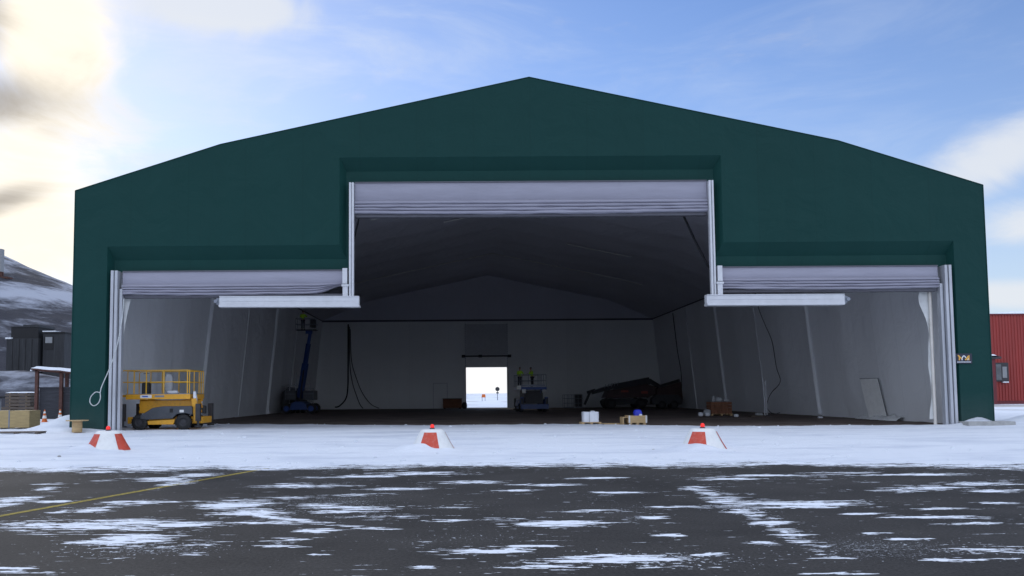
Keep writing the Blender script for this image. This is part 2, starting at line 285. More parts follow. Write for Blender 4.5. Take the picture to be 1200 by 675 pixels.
# ------------------------------------------------------------------ mesh builder
class MB:
    def __init__(s): s.v = []; s.f = []; s.sm = []; s.mi = []; s.mats = []; s.cur = 0
    def use(s, m):
        if m not in s.mats: s.mats.append(m)
        s.cur = s.mats.index(m); return s
    def add(s, vs, fs, smooth=False, T=None):
        o = len(s.v)
        s.v += [tuple(T @ Vector(p)) if T else tuple(p) for p in vs]
        for f in fs: s.f.append([i + o for i in f]); s.sm.append(smooth); s.mi.append(s.cur)
        return s
    def box(s, x0, y0, z0, x1, y1, z1, T=None):
        v = [(x0, y0, z0), (x1, y0, z0), (x1, y1, z0), (x0, y1, z0), (x0, y0, z1), (x1, y0, z1), (x1, y1, z1), (x0, y1, z1)]
        return s.add(v, [(0, 3, 2, 1), (4, 5, 6, 7), (0, 1, 5, 4), (1, 2, 6, 5), (2, 3, 7, 6), (3, 0, 4, 7)], False, T)
    def cbox(s, c, d, T=None):
        return s.box(c[0] - d[0] / 2, c[1] - d[1] / 2, c[2] - d[2] / 2, c[0] + d[0] / 2, c[1] + d[1] / 2, c[2] + d[2] / 2, T)
    def tube(s, pts, r, n=8, T=None, smooth=True):
        pts = [Vector(p) for p in pts]; rs = r if isinstance(r, (list, tuple)) else [r] * len(pts)
        v = []; f = []; prev = None
        for i, p in enumerate(pts):
            t = (pts[min(i + 1, len(pts) - 1)] - pts[max(i - 1, 0)]).normalized()
            a = prev - t * prev.dot(t) if prev else (Vector((0, 0, 1)).cross(t) if abs(t.z) < .95 else Vector((1, 0, 0)).cross(t))
            a = a.normalized(); prev = a; b = t.cross(a)
            for k in range(n):
                w = 2 * PI * k / n; v.append(p + (a * math.cos(w) + b * math.sin(w)) * rs[i])
        for i in range(len(pts) - 1):
            for k in range(n):
                k2 = (k + 1) % n; f.append((i * n + k, i * n + k2, (i + 1) * n + k2, (i + 1) * n + k))
        s.add(v, f, smooth, T)
        o = len(pts) - 1
        s.add([v[k] for k in range(n)], [tuple(range(n - 1, -1, -1))], False, T)
        s.add([v[o * n + k] for k in range(n)], [tuple(range(n))], False, T)
        return s
    def bar(s, p0, p1, w, h, T=None):
        """rectangular bar between points; w horizontal, h the other way"""
        p0, p1 = Vector(p0), Vector(p1); t = (p1 - p0).normalized()
        a = Vector((0, 0, 1)).cross(t) if abs(t.z) < .99 else Vector((1, 0, 0))
        a = a.normalized(); b = t.cross(a)
        v = [p + a * (i * w / 2) + b * (j * h / 2) for p in (p0, p1) for i, j in ((-1, -1), (1, -1), (1, 1), (-1, 1))]
        return s.add(v, [(3, 2, 1, 0), (4, 5, 6, 7), (0, 1, 5, 4), (1, 2, 6, 5), (2, 3, 7, 6), (3, 0, 4, 7)], False, T)
    def lathe(s, prof, n=24, T=None, smooth=True, a0=0, a1=2 * PI):
        full = abs(a1 - a0 - 2 * PI) < 1e-6; m = n if full else n + 1; v = []; f = []
        for r, z in prof:
            for k in range(m):
                w = a0 + (a1 - a0) * k / n; v.append((r * math.cos(w), r * math.sin(w), z))
        for i in range(len(prof) - 1):
            for k in range(n):
                k2 = (k + 1) % m; f.append((i * m + k, i * m + k2, (i + 1) * m + k2, (i + 1) * m + k))
        return s.add(v, f, smooth, T)
    def prism(s, poly, y0, y1, T=None):
        """polygon in x,z (counter-clockwise seen from -y) extruded along y"""
        n = len(poly); v = [(x, y0, z) for x, z in poly] + [(x, y1, z) for x, z in poly]
        f = [tuple(range(n)), tuple(range(2 * n - 1, n - 1, -1))]
        for i in range(n):
            j = (i + 1) % n; f.append((i, i + n, j + n, j))
        return s.add(v, f, False, T)
    def grid(s, nx, ny, fn, smooth=True, T=None):
        v = [fn(i / nx, j / ny) for j in range(ny + 1) for i in range(nx + 1)]
        f = [(j * (nx + 1) + i, j * (nx + 1) + i + 1, (j + 1) * (nx + 1) + i + 1, (j + 1) * (nx + 1) + i) for j in range(ny) for i in range(nx)]
        return s.add(v, f, smooth, T)
    def sphere(s, c, r, n=12, T=None):
        prof = [(max(1e-4, math.sin(PI * i / (n // 2))) , -math.cos(PI * i / (n // 2))) for i in range(n // 2 + 1)]
        rr = r if isinstance(r, (tuple, list)) else (r, r, r)
        TT = Matrix.Translation(c) @ Matrix.Diagonal((*rr, 1))
        return s.lathe(prof, n, (T @ TT) if T else TT)
    def build(s, name, m=None, parent=None, bevel=0, loc=None):
        me = bpy.data.meshes.new(name); me.from_pydata(s.v, [], s.f); me.update()
        for p, sm, mi in zip(me.polygons, s.sm, s.mi): p.use_smooth = sm; p.material_index = mi
        for x in (s.mats if s.mats else [m]): me.materials.append(M[x] if isinstance(x, str) else x)
        o = bpy.data.objects.new(name, me); COL.objects.link(o)
        if parent: o.parent = parent
        if loc: o.location = loc
        if bevel:
            b = o.modifiers.new('bevel', 'BEVEL'); b.width = bevel; b.segments = 2; b.limit_method = 'ANGLE'; b.angle_limit = R(50)
        return o

def tag(o, label=None, cat=None, group=None, kind=None):
    if label: o['label'] = label
    if cat: o['category'] = cat
    if group: o['group'] = group
    if kind: o['kind'] = kind
    return o
def empty(name, loc, rz=0, label=None, cat=None, group=None):
    o = bpy.data.objects.new(name, None); o.empty_display_size = .3; COL.objects.link(o)
    o.location = loc; o.rotation_euler = (0, 0, rz)
    return tag(o, label, cat, group)
def copy_tree(o, parent=None):
    c = o.copy(); COL.objects.link(c)
    if parent: c.parent = parent
    for ch in [x for x in COL.objects if x.parent == o]: copy_tree(ch, c)
    return c
def nz(x, y, z=0.0): return noise.noise((x, y, z))
def fbm(x, y, z=0.0, o=5): return noise.fractal((x, y, z), 1.0, 2.0, o)
def ss(a, b, x):
    t = max(0, min(1, (x - a) / (b - a))); return t * t * (3 - 2 * t)

# ------------------------------------------------------------------ dimensions of the hangar
XL, XR, YF, YB = -17.79, 24.45, 38.55, 100.4
XM = (XL + XR) / 2; HE, HK, HP = 11.19, 13.34, 16.46; XK = 14.42
def roof_z(x):
    d = abs(x - XM)
    if d <= XK: return HP + (HK - HP) * d / XK
    return HK + (HE - HK) * (d - XK) / ((XR - XL) / 2 - XK)
MARKERS = [(-10.2, 24.5), (-.80, 23.9), (6.6, 23.0)]

# ------------------------------------------------------------------ ground
def axis(segs):
    """[(start, stop, step), ...] -> sorted coordinates"""
    out = set()
    for a, b, st in segs:
        n = max(1, round((b - a) / st))
        for i in range(n + 1): out.add(round(a + (b - a) * i / n, 4))
    o = sorted(out); r = [o[0]]
    for x in o[1:]:
        if x - r[-1] > .02: r.append(x)
    return r
def sheet(name, xs, ys, zf, m, attrs=None):
    v = []; A = {k: [] for k in (attrs or {})}
    for y in ys:
        for x in xs:
            v.append((x, y, zf(x, y)))
            for k in A: A[k].append(attrs[k](x, y))
    nx = len(xs)
    f = [(j * nx + i, j * nx + i + 1, (j + 1) * nx + i + 1, (j + 1) * nx + i) for j in range(len(ys) - 1) for i in range(nx - 1)]
    me = bpy.data.meshes.new(name); me.from_pydata(v, [], f); me.update()
    for p in me.polygons: p.use_smooth = True
    for k in A:
        at = me.attributes.new(k, 'FLOAT', 'POINT'); at.data.foreach_set('value', A[k])
    me.materials.append(M[m]); o = bpy.data.objects.new(name, me); COL.objects.link(o)
    return tag(o, kind='structure')

def far_z(x, y):
    d = max(0, y - 115)
    return -.06 + min(1.3, d * .006) * (.6 + .5 * fbm(x * .012, y * .012, 3)) + ss(10, 60, d) * .35 * fbm(x * .05, y * .05, 9) + ss(500, 1500, math.hypot(x, y)) * 3
sheet('ground', axis([(-3000, -300, 270), (-300, 300, 12), (300, 3000, 270)]), axis([(-3000, -200, 280), (-200, 60, 20), (60, 400, 8), (400, 3000, 200)]), far_z, 'snow_far')

PATCH = [(-4.39,10.7,1.14,0.42),(-3.7,9.61,0.54,0.39),(-3.49,10.71,0.65,0.29),(-3.31,12.69,0.58,0.6),(-2.85,11.82,0.48,0.34),(-2.38,10.78,0.6,0.21),(-1.78,10.14,0.23,0.2),(-5.27,12.23,0.27,0.38),(-5.65,11.98,0.12,0.23),(-4.95,12.97,0.53,0.31),(-5.34,15.88,0.35,0.55),(-5.82,16.55,0.5,0.42),(-7.06,13.54,0.36,0.39),(-6.92,12.9,0.26,0.31),(-6.34,13.16,0.27,0.17),(-5.41,17.38,0.39,0.41),(-7.84,18.35,0.37,0.28),(-6.86,16.46,0.25,0.22),(-7.66,15.89,0.23,0.21),(-4.21,8.04,0.16,0.12),(-7.3,15.01,0.23,0.28),(-4.28,9.4,0.13,0.11),(-3.4,8.5,0.14,0.07),(-2.75,8.73,0.14,0.09),(-2.02,9.13,0.32,0.12),(-1.87,9.55,0.29,0.12),(-2.81,15.09,0.69,0.25),(-3.14,15.25,0.34,0.36),(-1.77,11.75,0.48,0.14),(-2.57,13.45,0.48,0.18),(-2.14,12.5,0.38,0.16),(-2.79,9.28,0.24,0.11),(-1.43,8.62,0.13,0.07),(-1.87,16.89,0.69,0.32),(-1.59,12.18,0.74,0.22),(-1.14,11.3,0.57,0.14),(-0.7,17.34,0.79,0.34),(0.15,15.59,0.63,0.27),(0.34,8.73,0.49,0.24),(-0.13,12.09,0.25,0.1),(-0.36,7.95,0.13,0.08),(-0.38,9.26,0.15,0.08),(-1.03,14.54,0.52,0.2),(-1.66,13.73,0.42,0.16),(-0.22,10.88,0.33,0.1),(0.54,10.97,0.28,0.12),(0.85,14.15,0.43,0.16),(1.21,10.51,0.59,0.21),(1.52,8.28,0.63,0.21),(0.82,7.9,0.44,0.19),(1.66,7.94,0.36,0.12),(3.21,9.04,0.17,0.11),(2.47,10.94,0.2,0.15),(1.69,11.62,0.41,0.13),(2.41,9.62,0.15,0.12),(3.92,14.18,0.29,0.23),(3.86,12.59,0.28,0.25),(3.78,11.41,0.28,0.25),(3.77,10.44,0.25,0.21),(3.73,9.55,0.23,0.17),(3.68,8.87,0.18,0.14),(4.44,12.27,0.75,0.28),(4.9,12.05,0.61,0.32),(5.28,12.21,0.5,0.28),(3.6,11.94,0.91,0.16),(7.23,13.81,0.63,0.21),(8.05,14.26,0.65,0.2),(9.06,14.73,0.67,0.22),(6.08,10.8,0.66,0.14),(6.17,10.23,0.47,0.1),(6.52,11.58,0.33,0.1),(5.18,8.55,0.48,0.16),(8.56,13.59,0.41,0.23),(6.11,16.39,0.83,0.21),(7.62,16.79,0.68,0.21),(8.65,16.34,1.16,0.23),(5.09,15.8,0.64,0.25),(3.31,7.53,0.27,0.07),(4.68,9.62,0.39,0.07),(4.62,8.09,0.33,0.07),(2.6,16.17,0.57,0.23),(1.51,15.04,0.61,0.2),(2.49,13.79,0.42,0.15),(0.76,9.0,0.27,0.08),(2.45,8.45,0.21,0.06),(7.64,12.05,0.31,0.13),(5.16,11.17,0.34,0.1),(4.81,9.22,0.37,0.07)]
def snow_edge(x): return 19.35 - ss(6, 12, x) * 1.3 + .45 * nz(x * .35, 1.3) + .42 * nz(x * 1.2, 7.7) + .2 * nz(x * 3.6, 3.1)
DIAG = [((3.95, 14.6), (3.75, 10.6), .20, .50), ((3.75, 10.6), (3.55, 8.2), .14, .40), ((-2.9, 11.6), (-1.75, 10.7), .16, .6), ((-1.75, 10.7), (-.9, 10.2), .10, .55), ((7.0, 13.5), (9.6, 14.9), .16, .6)]
def drift(x, y):
    s = 0.0
    for px, py, a, b in PATCH:
        dx = (x - px) / (a * 1.25); dy = (y - py) / (b * 1.25)
        q = dx * dx + dy * dy
        if q < 6: s = max(s, math.exp(-q * .85) * .66)
    for (ax, ay), (bx_, by_), w, k in DIAG:
        t = max(0, min(1, ((x - ax) * (bx_ - ax) + (y - ay) * (by_ - ay)) / ((bx_ - ax) ** 2 + (by_ - ay) ** 2)))
        dx = x - ax - t * (bx_ - ax); dy = y - ay - t * (by_ - ay)
        if dx > 0: dx *= .45
        s = max(s, k * math.exp(-(dx * dx + dy * dy) / (w * w)))
    s = max(s, .62 * ss(1.9, -.1, snow_edge(x) - y))
    if abs(x) > 12.5 or y < 6: s = max(s, .32 * (.5 + .5 * nz(x * .4, y * 1.1, 5)) + .1)
    return s + .05
GRAIN = [(4.3, 8.7, 1.6, 1.2), (3.9, 11.2, .9, 2.6), (5.4, 8.3, 1.4, .9), (-.2, 9.4, 2.0, .8), (1.8, 8.3, 1.6, .7), (-3.2, 9.0, 1.6, .6), (2.2, 12, 2, 1.2), (-1.8, 12.8, 1.6, 1.6)]
def grain(x, y):
    s = .12
    for px, py, a, b in GRAIN: s = max(s, math.exp(-((x - px) / a) ** 2 - ((y - py) / b) ** 2) * (.62 if a == 1.6 else .5))
    return s
sheet('asphalt_apron', axis([(-220, -14, 14), (-14, 14, .11), (14, 220, 14)]), axis([(-160, 5, 15), (5, 13, .075), (13, 20.6, .12)]),
      lambda x, y: 0.0, 'asphalt', dict(drift=drift, grain=grain))
# painted yellow line on the apron
def lp(t): return (-8.9 + (-3.9 + 8.9) * t, 1.9 + (20.4 - 1.9) * t)
ln = bpy.data.meshes.new('yellow_line'); lv = []; lf = []; ld = []; lg = []
for i in range(121):
    x, y = lp(i / 120); w = .065
    for sx in (-1, 1):
        lv.append((x + sx * w, y - sx * w * .27, .004)); ld.append(drift(x, y)); lg.append(grain(x, y))
    if i: lf.append((2 * i - 2, 2 * i - 1, 2 * i + 1, 2 * i))
ln.from_pydata(lv, [], lf); ln.update()
for k, A in (('drift', ld), ('grain', lg)): ln.attributes.new(k, 'FLOAT', 'POINT').data.foreach_set('value', A)
ln.materials.append(M['yline']); lo = bpy.data.objects.new('yellow_line', ln); COL.objects.link(lo); tag(lo, kind='structure')

# snow lying between the apron and the hangar, blown a little way in under the doors
def inner_edge(x): return 40.2 + 4.6 * ss(13.5, 5, x) + 4.5 * ss(0, -15, x) + .7 * nz(x * .3, 9) + .5 * nz(x * 1.1, 4) + .2 * nz(x * 3, 2)
def snow_z(x, y):
    e = snow_edge(x)
    z = -.03 + .065 * ss(e - .05, e + 1.6, y) + .02 * ss(e - .3, e + .3, y)
    z += .03 * fbm(x * .35, y * .7, 1) * ss(e, e + 2, y) + .022 * nz(x * 1.6, y * 2.2, 8) * ss(e, e + 1, y)
    # wheel ruts crossing in front of the doors
    for yc, w in ((29.6, .22), (31.3, .22), (35.6, .25), (37.2, .25), (22.1, .18)):
        z -= .010 * math.exp(-((y - yc - .03 * x - .5 * nz(x * .07, yc)) / w) ** 2)
    for mx, my in MARKERS:
        r = math.hypot(x - mx, y - my)
        if r < 2.2:
            a = math.atan2(y - my, x - mx)
            b = .5 + .5 * math.cos(a - R(205))
            z += (.05 + .16 * b * b + .07 * nz(x * 2.6, y * 2.6, mx)) * math.exp(-(max(0, r - .55) / (.25 + .25 * b)) ** 2)
    if x > -17.8 and x < 24.4:            # fades out on the hangar floor
        ie = inner_edge(x)
        z = z * ss(ie, ie - 1.2, y) - .05 * ss(ie - .25, ie + .1, y)
    # drifts at the corners of the building
    def mound(cx, cy, rx, ry, h): return h * math.exp(-((x - cx) / rx) ** 2 - ((y - cy) / ry) ** 2)
    z += mound(-18.35, 40.4, 1.15, 1.3, .72) + mound(-19.6, 40.2, .9, 1.0, .16) + mound(-17.6, 38.35, 1.9, .35, .16) + mound(-24, 40, 3, 1.2, .10)
    z += mound(25.8, 38.6, .9, .8, .16) + mound(27.5, 40.5, 1.2, 1.0, .35) + mound(23.6, 38.40, .75, .12, .36) + mound(31, 41, 3, 2, .25) + 0 + mound(-21, 36.5, 2, .7, .1)
    z += .03 * (1 if (x < -18.5 or x > 25) else 0) * fbm(x * .5, y * .5, 6)
    b = min(x + 60, 60 - x, 62 - y)
    return z - .12 * ss(3, 0, b)
xs = axis([(-60, -26, .6), (-26, 26, .22), (26, 60, .6)] + [(mx - 1.6, mx + 1.6, .06) for mx, my in MARKERS] + [(-22, -16, .1)])
ys = axis([(17.6, 20.8, .09), (20.8, 42, .2), (23.2, 27, .07), (42, 52, .3), (52, 62, .5)])
sheet('snow_field', xs, ys, snow_z, 'snow')
# clods kicked out of the snow
random.seed(21); mb = MB()
for k in range(260):
    if k < 70: x = random.uniform(-14, 21); y = inner_edge(x) - abs(random.gauss(0, 2.2)) - .5
    elif k < 150: x = random.uniform(-16, 16); y = snow_edge(x) + .2 + abs(random.gauss(0, 1.0))
    else: x = random.uniform(-14, 14); y = random.uniform(21, 37)
    r_ = random.uniform(.015, .045) * (1.5 if random.random() < .12 else 1); ph = random.uniform(0, 9)
    zc = snow_z(x, y)
    def fn(u, v, x=x, y=y, r_=r_, ph=ph, zc=zc):
        a = 2 * PI * u; t = PI * v; q = r_ * (1 + .4 * noise.noise((math.cos(a) * 1.5 + ph, math.sin(a) * 1.5, v * 2)))
        return (x + q * 1.3 * math.cos(a) * math.sin(t), y + q * math.sin(a) * math.sin(t), zc + q * .7 * -math.cos(t) + r_ * .2)
    mb.grid(8, 5, fn)
tag(mb.build('snow_clods', 'snow'), 'small snow clods scattered over the trodden snow before the hangar', 'snow clods', kind='stuff')
sheet('hangar_floor', [XL + .15, XR - .15], [YF + .1, YB - .1], lambda x, y: .002, 'floor')

# hill of loose rock at the left, behind everything
def hill_z(x, y):
    r = math.hypot((x + 150) / 1.0, (y - 200) / 1.05)
    z = 53.5 * (1 - r / 122)
    if r < 40: z -= (40 - r) ** 2 * .004
    if z > -10: z += 1.1 * fbm(x * .03, y * .03, 2) + .35 * fbm(x * .15, y * .15, 4)
    b = 6.6 * math.exp(-((x + 62) / 15) ** 2 - ((y - 92) / 10) ** 2) + 3.4 * math.exp(-((x + 42) / 10) ** 2 - ((y - 88) / 7) ** 2)
    b += .5 * fbm(x * .2, y * .2, 7) * min(1, b) - .4
    return max(z, b, -1.5 if z < -1.5 and b < -.3 else -9)
def hill_drift(x, y):
    z = hill_z(x, y); s = 0
    if math.hypot(x + 62, y - 92) < 40 and z < 9 and y < 110: s = .1 + .3 * nz(x * .12, y * .12 + z * .3, 3) + .35 * ss(.4, 0, abs(z - 4.5 + .13 * (x + 50)) - .35)
    t = z - (21.5 + .55 * (x + 88) * .436)      # a paler belt running down across the slope
    return s + .55 * math.exp(-(t / 2.2) ** 2) * (.7 + .6 * nz(x * .15, y * .15, 1))
sheet('hill', axis([(-290, -110, 5), (-110, -20, 1.5)]), axis([(70, 130, 1.5), (130, 200, 3), (200, 330, 8)]), hill_z, 'hill', dict(drift=hill_drift))

# ------------------------------------------------------------------ hangar
H = empty('hangar', (XM, YF, 0), 0, 'huge dark green fabric hangar with three raised doors and pale lined interior', 'hangar')
def hb(mb, name, m=None, bevel=0, parent=None):
    """build world-space geometry as a part of the hangar"""
    off = Vector((XM, YF, 0))
    mb.v = [tuple(Vector(p) - off) for p in mb.v]
    return mb.build(name, m, parent or H, bevel)
ZS, ZC = 8.57, 12.68                      # upper rims of the recess around the side and centre doors
OUT = [(-16.25, .0), (-16.25, ZS), (-5.55, ZS), (-5.55, ZC), (12.25, ZC), (12.25, ZS), (22.95, ZS), (22.95, .0)]
MID = [(-16.08, .0), (-16.08, ZS - .59), (-5.28, ZS - .59), (-5.28, ZC - .56), (11.98, ZC - .56), (11.98, ZS - .59), (22.80, ZS - .59), (22.80, .0)]
INN = [(-16.02, .0), (-16.02, 7.42), (-5.12, 7.42), (-5.12, 11.57), (11.82, 11.57), (11.82, 7.42), (22.74, 7.42), (22.74, .0)]
YR = YF + .42                              # plane of the doors
mb = MB()
def fac(x0, x1, zb):
    n = max(1, round((x1 - x0) / .5)); bk = [x0 + (x1 - x0) * i / n for i in range(n + 1)] + [k for k in (XM - XK, XM, XM + XK) if x0 < k < x1]
    bk = sorted(bk)
    for a, b in zip(bk, bk[1:]):
        if b - a < 1e-4: continue
        mb.add([(a, YF, zb), (b, YF, zb), (b, YF, roof_z(b)), (a, YF, roof_z(a))], [(0, 1, 2, 3)])
fac(XL, -16.25, 0.0); fac(-16.25, -5.55, ZS); fac(-5.55, 12.25, ZC); fac(12.25, 22.95, ZS); fac(22.95, XR, 0.0)
hb(mb, 'facade', 'green')
mb = MB()
for k in range(7):
    a, b = OUT[k], OUT[k + 1]; c, d = MID[k], MID[k + 1]; e, f = INN[k], INN[k + 1]
    mb.add([(a[0], YF, a[1]), (b[0], YF, b[1]), (d[0], YR, d[1]), (c[0], YR, c[1])], [(3, 2, 1, 0)])
    mb.add([(c[0], YR, c[1]), (d[0], YR, d[1]), (f[0], YR + .03, f[1]), (e[0], YR + .03, e[1])], [(3, 2, 1, 0)])
hb(mb, 'door_surround', 'green_band')
mb = MB()
prof = [(XL, HE), (XM - XK, HK), (XM, HP), (XM + XK, HK), (XR, HE)]
for (a, za), (b, zb) in zip(prof, prof[1:]):
    mb.add([(a, YF, za), (b, YF, zb), (b, YB, zb), (a, YB, za)], [(0, 1, 2, 3)])
hb(mb, 'roof', 'green')
for x, nm in ((XL, 'side_wall'), (XR, 'side_wall')):
    mb = MB(); mb.add([(x, YF, 0), (x, YB, 0), (x, YB, HE), (x, YF, HE)], [(0, 1, 2, 3)]); hb(mb, nm, 'green')
# roof edge keder tube
mb = MB(); mb.tube([(a, YF - .01, z) for a, z in prof], .02, 6); mb.tube([(XL, YF - .01, 0), (XL, YF - .01, HE)], .02, 6); mb.tube([(XR, YF - .01, 0), (XR, YF - .01, HE)], .02, 6)
hb(mb, 'edge_trim', 'green_band')
# back wall with its door opening (outer skin) and liner just inside
BX0, BX1, BZ = .70, 5.57, 5.0
def backwall(y, top, x0, x1, m, name, split=False):
    mb = MB(); g2 = MB()
    P = [(x0, top(x0)), (XM - XK, top(XM - XK)), (XM, top(XM)), (XM + XK, top(XM + XK)), (x1, top(x1))]
    xs_ = sorted([p[0] for p in P] + [BX0, BX1])
    for a, b in zip(xs_, xs_[1:]):
        zb = BZ if a >= BX0 - 1e-6 and b <= BX1 + 1e-6 else 0
        if split: mb.add([(a, y, zb), (b, y, zb), (b, y, LZ), (a, y, LZ)], [(0, 1, 2, 3)]); g2.add([(a, y, LZ), (b, y, LZ), (b, y, top(b)), (a, y, top(a))], [(0, 1, 2, 3)])
        else: mb.add([(a, y, zb), (b, y, zb), (b, y, top(b)), (a, y, top(a))], [(0, 1, 2, 3)])
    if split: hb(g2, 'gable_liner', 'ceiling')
    return hb(mb, name, m)
backwall(YB, roof_z, XL, XR, 'green', 'back_wall')
LB, LT, LZ = .32, 1.35, 10.55              # liner: inset at floor, at the knee, knee height
def lroof(x):
    d = abs(x - XM); dk = (XR - XL) / 2 - LT
    zk = 12.85
    if d <= XK: return 15.9 + (zk - 15.9) * d / XK
    return zk + (LZ - zk) * (d - XK) / (dk - XK)
def liner_x(z, side):
    i = LB + (LT - LB) * min(1, z / LZ); return XL + i if side < 0 else XR - i
backwall(YB - .25, lambda x: lroof(x) if abs(x - XM) < (XR - XL) / 2 - LT else LZ, XL + LT, XR - LT, 'liner_back', 'back_liner', True)
for sx in (-1, 1):      # the slanting
    mb = MB()
    mb.add([(liner_x(0, sx), YB - .25, 0), (XL + LT if sx < 0 else XR - LT, YB - .25, 0), (XL + LT if sx < 0 else XR - LT, YB - .25, LZ)], [(0, 1, 2)])
    hb(mb, 'back_liner_strip', 'liner_back')
for sx in (-1, 1):
    mb = MB()
    def fn(u, v, sx=sx):
        y = YR + .35 + (YB - .25 - YR - .35) * u; z = LZ * v
        bay = ((y - 37.2) / 4.85) % 1.0
        puff = .10 * math.sin(PI * bay) * math.sin(PI * min(1, v * 1.05)) + .02 * nz(y * .6, z * .6, sx)
        if v == 0: puff += .05 * nz(y * 1.7, 3)
        return (liner_x(z, sx) + sx * puff, y, max(.0, z + (.06 * nz(y * .9, 5) if v == 0 else 0)))
    mb.grid(160, 14, fn); hb(mb, 'side_liner', 'liner')
mb = MB()
cx_ = [XL + LT, XM - XK, XM, XM + XK, XR - LT]
def cfn(u, v):
    i = min(3, int(u * 4)); t = u * 4 - i; x = cx_[i] + (cx_[i + 1] - cx_[i]) * t
    y = YR + .35 + (YB - .25 - YR - .35) * v
    bay = ((y - 37.2) / 4.85) % 1.0
    return (x, y, lroof(x) + .10 * math.sin(PI * bay) * (1 if 0 < u < 1 else 0))
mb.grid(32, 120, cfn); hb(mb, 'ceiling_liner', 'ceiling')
# closing strip behind the facade, between doors and liner (inside of the door header)
mb = MB()
for a, b, z in ((-16.0, -5.1, 7.55), (-5.1, 11.8, 11.75), (11.8, 22.7, 7.55)):
    n = 8
    for i in range(n):
        xa = a + (b - a) * i / n; xb = a + (b - a) * (i + 1) / n
        mb.add([(xa, YR + .36, z), (xb, YR + .36, z), (xb, YR + .36, roof_z(xb) - .3), (xa, YR + .36, roof_z(xa) - .3)], [(0, 1, 2, 3)])
for a, b in ((XL + .3, -16.0), (22.72, XR - .3)): mb.add([(a, YR + .36, 0), (b, YR + .36, 0), (b, YR + .36, 10.2), (a, YR + .36, 10.2)], [(0, 1, 2, 3)])
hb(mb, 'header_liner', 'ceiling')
# horizontal seam / lacing rail across the back wall and along the knees
mb = MB(); mb.bar((XL + LT, YB - .36, 10.48), (XR - LT, YB - .36, 10.48), .10, .20); hb(mb, 'lacing_rail', 'alu_dark')
for sx in (-1, 1):
    mb = MB(); x = XL + LT + .05 if sx < 0 else XR - LT - .05
    mb.tube([(x, 41, LZ - .05), (x, YB - .4, LZ - .05)], .06, 6); hb(mb, 'knee_rail', 'alu_dark')
# frame strips: pale laced strips running down the walls at the frames, thin lines over the ceiling
for y, w in ((56.4, .15), (76.0, .17), (85.7, .06), (66.2, .035)):
    for sx in (-1, 1):
        mb = MB(); pts = [(liner_x(z, sx) - sx * (.05 + (.55 * (.5 - z) ** 2 if z < .5 and w > .1 else 0)), y + (-.5 * (.5 - z) if z < .5 and w > .1 and sx > 0 else 0), z) for z in (.03, .12, .25, .5, 2, 4, 6, 8, 10.3)]
        mb.tube(pts, [w * (1.5 if i == 0 and w > .1 else 1) for i in range(len(pts))], 6); hb(mb, 'frame_strip', 'liner')
for y, a, b in ((58, XM - 9.5, XM - 4.6), (64, XM - 4.5, XM + 3.2), (51, XM + 4.6, XM + 12), (72, XM + 6, XM + 11.5), (84, XM - 15, XM + 15)):
    mb = MB(); n = 14; mb.tube([(a + (b - a) * i / n, y, lroof(a + (b - a) * i / n) - .08) for i in range(n + 1)], .05, 5); hb(mb, 'lacing_line', 'seam_white')
for x, y, l in ((10.1, 47, .5), (8.6, 50, .45), (7.6, 52, .35), (-2.6, 45, .4), (.6, 46, .2), (-2.2, 52, .2)):
    mb = MB(); mb.tube([(x - l * .4, y, lroof(x) - .10), (x + l * .4, y, lroof(x + l * .4) - .10 + l * .3)], .035, 5)
    hb(mb, 'tie_strap', 'seam_white')
mb = MB(); mb.tube([(11.91, 44, 10.98), (12.5, 44, 9.6), (13.28, 44, 8.01), (13.5, 43, 7.5)], .06, 6); hb(mb, 'brace', 'dark')
mb = MB(); mb.tube([(-5.3, 44, 10.98), (-5.6, 44, 9.6), (-6.1, 44, 8.1)], .05, 6); hb(mb, 'brace', 'dark')

# doors -----------------------------------------------------------------
def curtain(name, x0, x1, zt, zflat, zbot, lift_end=None):
    d = empty('lifting_door', (0, 0, 0)); d.parent = H; d.location = (0, 0, 0)
    mb = MB(); nx = 90
    prof = [(0.0, zt), (.0, zt - .25), (-.01, zflat + .05), (.03, zflat)]     # y offset, z
    nf = 4; step = (zflat - zbot) / nf
    for i in range(nf):
        za = zflat - step * i
        prof += [(-.09, za - step * .18), (-.14, za - step * .55), (-.08, za - step * .92), (.05, za - step * 1.0)]
    m = len(prof)
    def fn(u, v):
        k = min(m - 1, int(round(v * (m - 1)))); y, z = prof[k]; x = x0 + (x1 - x0) * u
        sag = 0
        if k > 3:
            fr = (zflat - z) / max(.01, zflat - zbot)
            sag = .035 * nz(x * .35, k * .9) * fr + .03 * nz(x * 1.3, k * .6) * min(1, fr * 2) - .06 * fr * math.sin(PI * u)
            if lift_end is not None:
                e = u if lift_end > 0 else 1 - u
                sag += .34 * ss(.86, 1.0, e) * fr
            y += .02 * nz(x * .8, k * 1.7)
        return (x, YR - .16 + y, z + sag)
    mb.grid(nx, m - 1, fn)
    hb(mb, 'curtain', 'curtain', parent=d)
    mb = MB(); mb.box(x0 + .02, YR - .10, zbot - .16, x1 - .02, YR + .22, zbot - .02); hb(mb, 'bottom_beam', 'alu_dark', .01, parent=d)
    mb = MB(); mb.box(x0, YR - .22, zt + .002, x1, YR + .1, zt + .05); hb(mb, 'top_seal', 'alu_dark', parent=d)
    return d
curtain('centre', -4.86, 11.62, 11.52, 10.66, 10.08)
curtain('left', -15.62, -5.36, 7.40, 6.80, 6.36, 1)
curtain('right', 12.12, 22.30, 7.42, 6.90, 6.42)
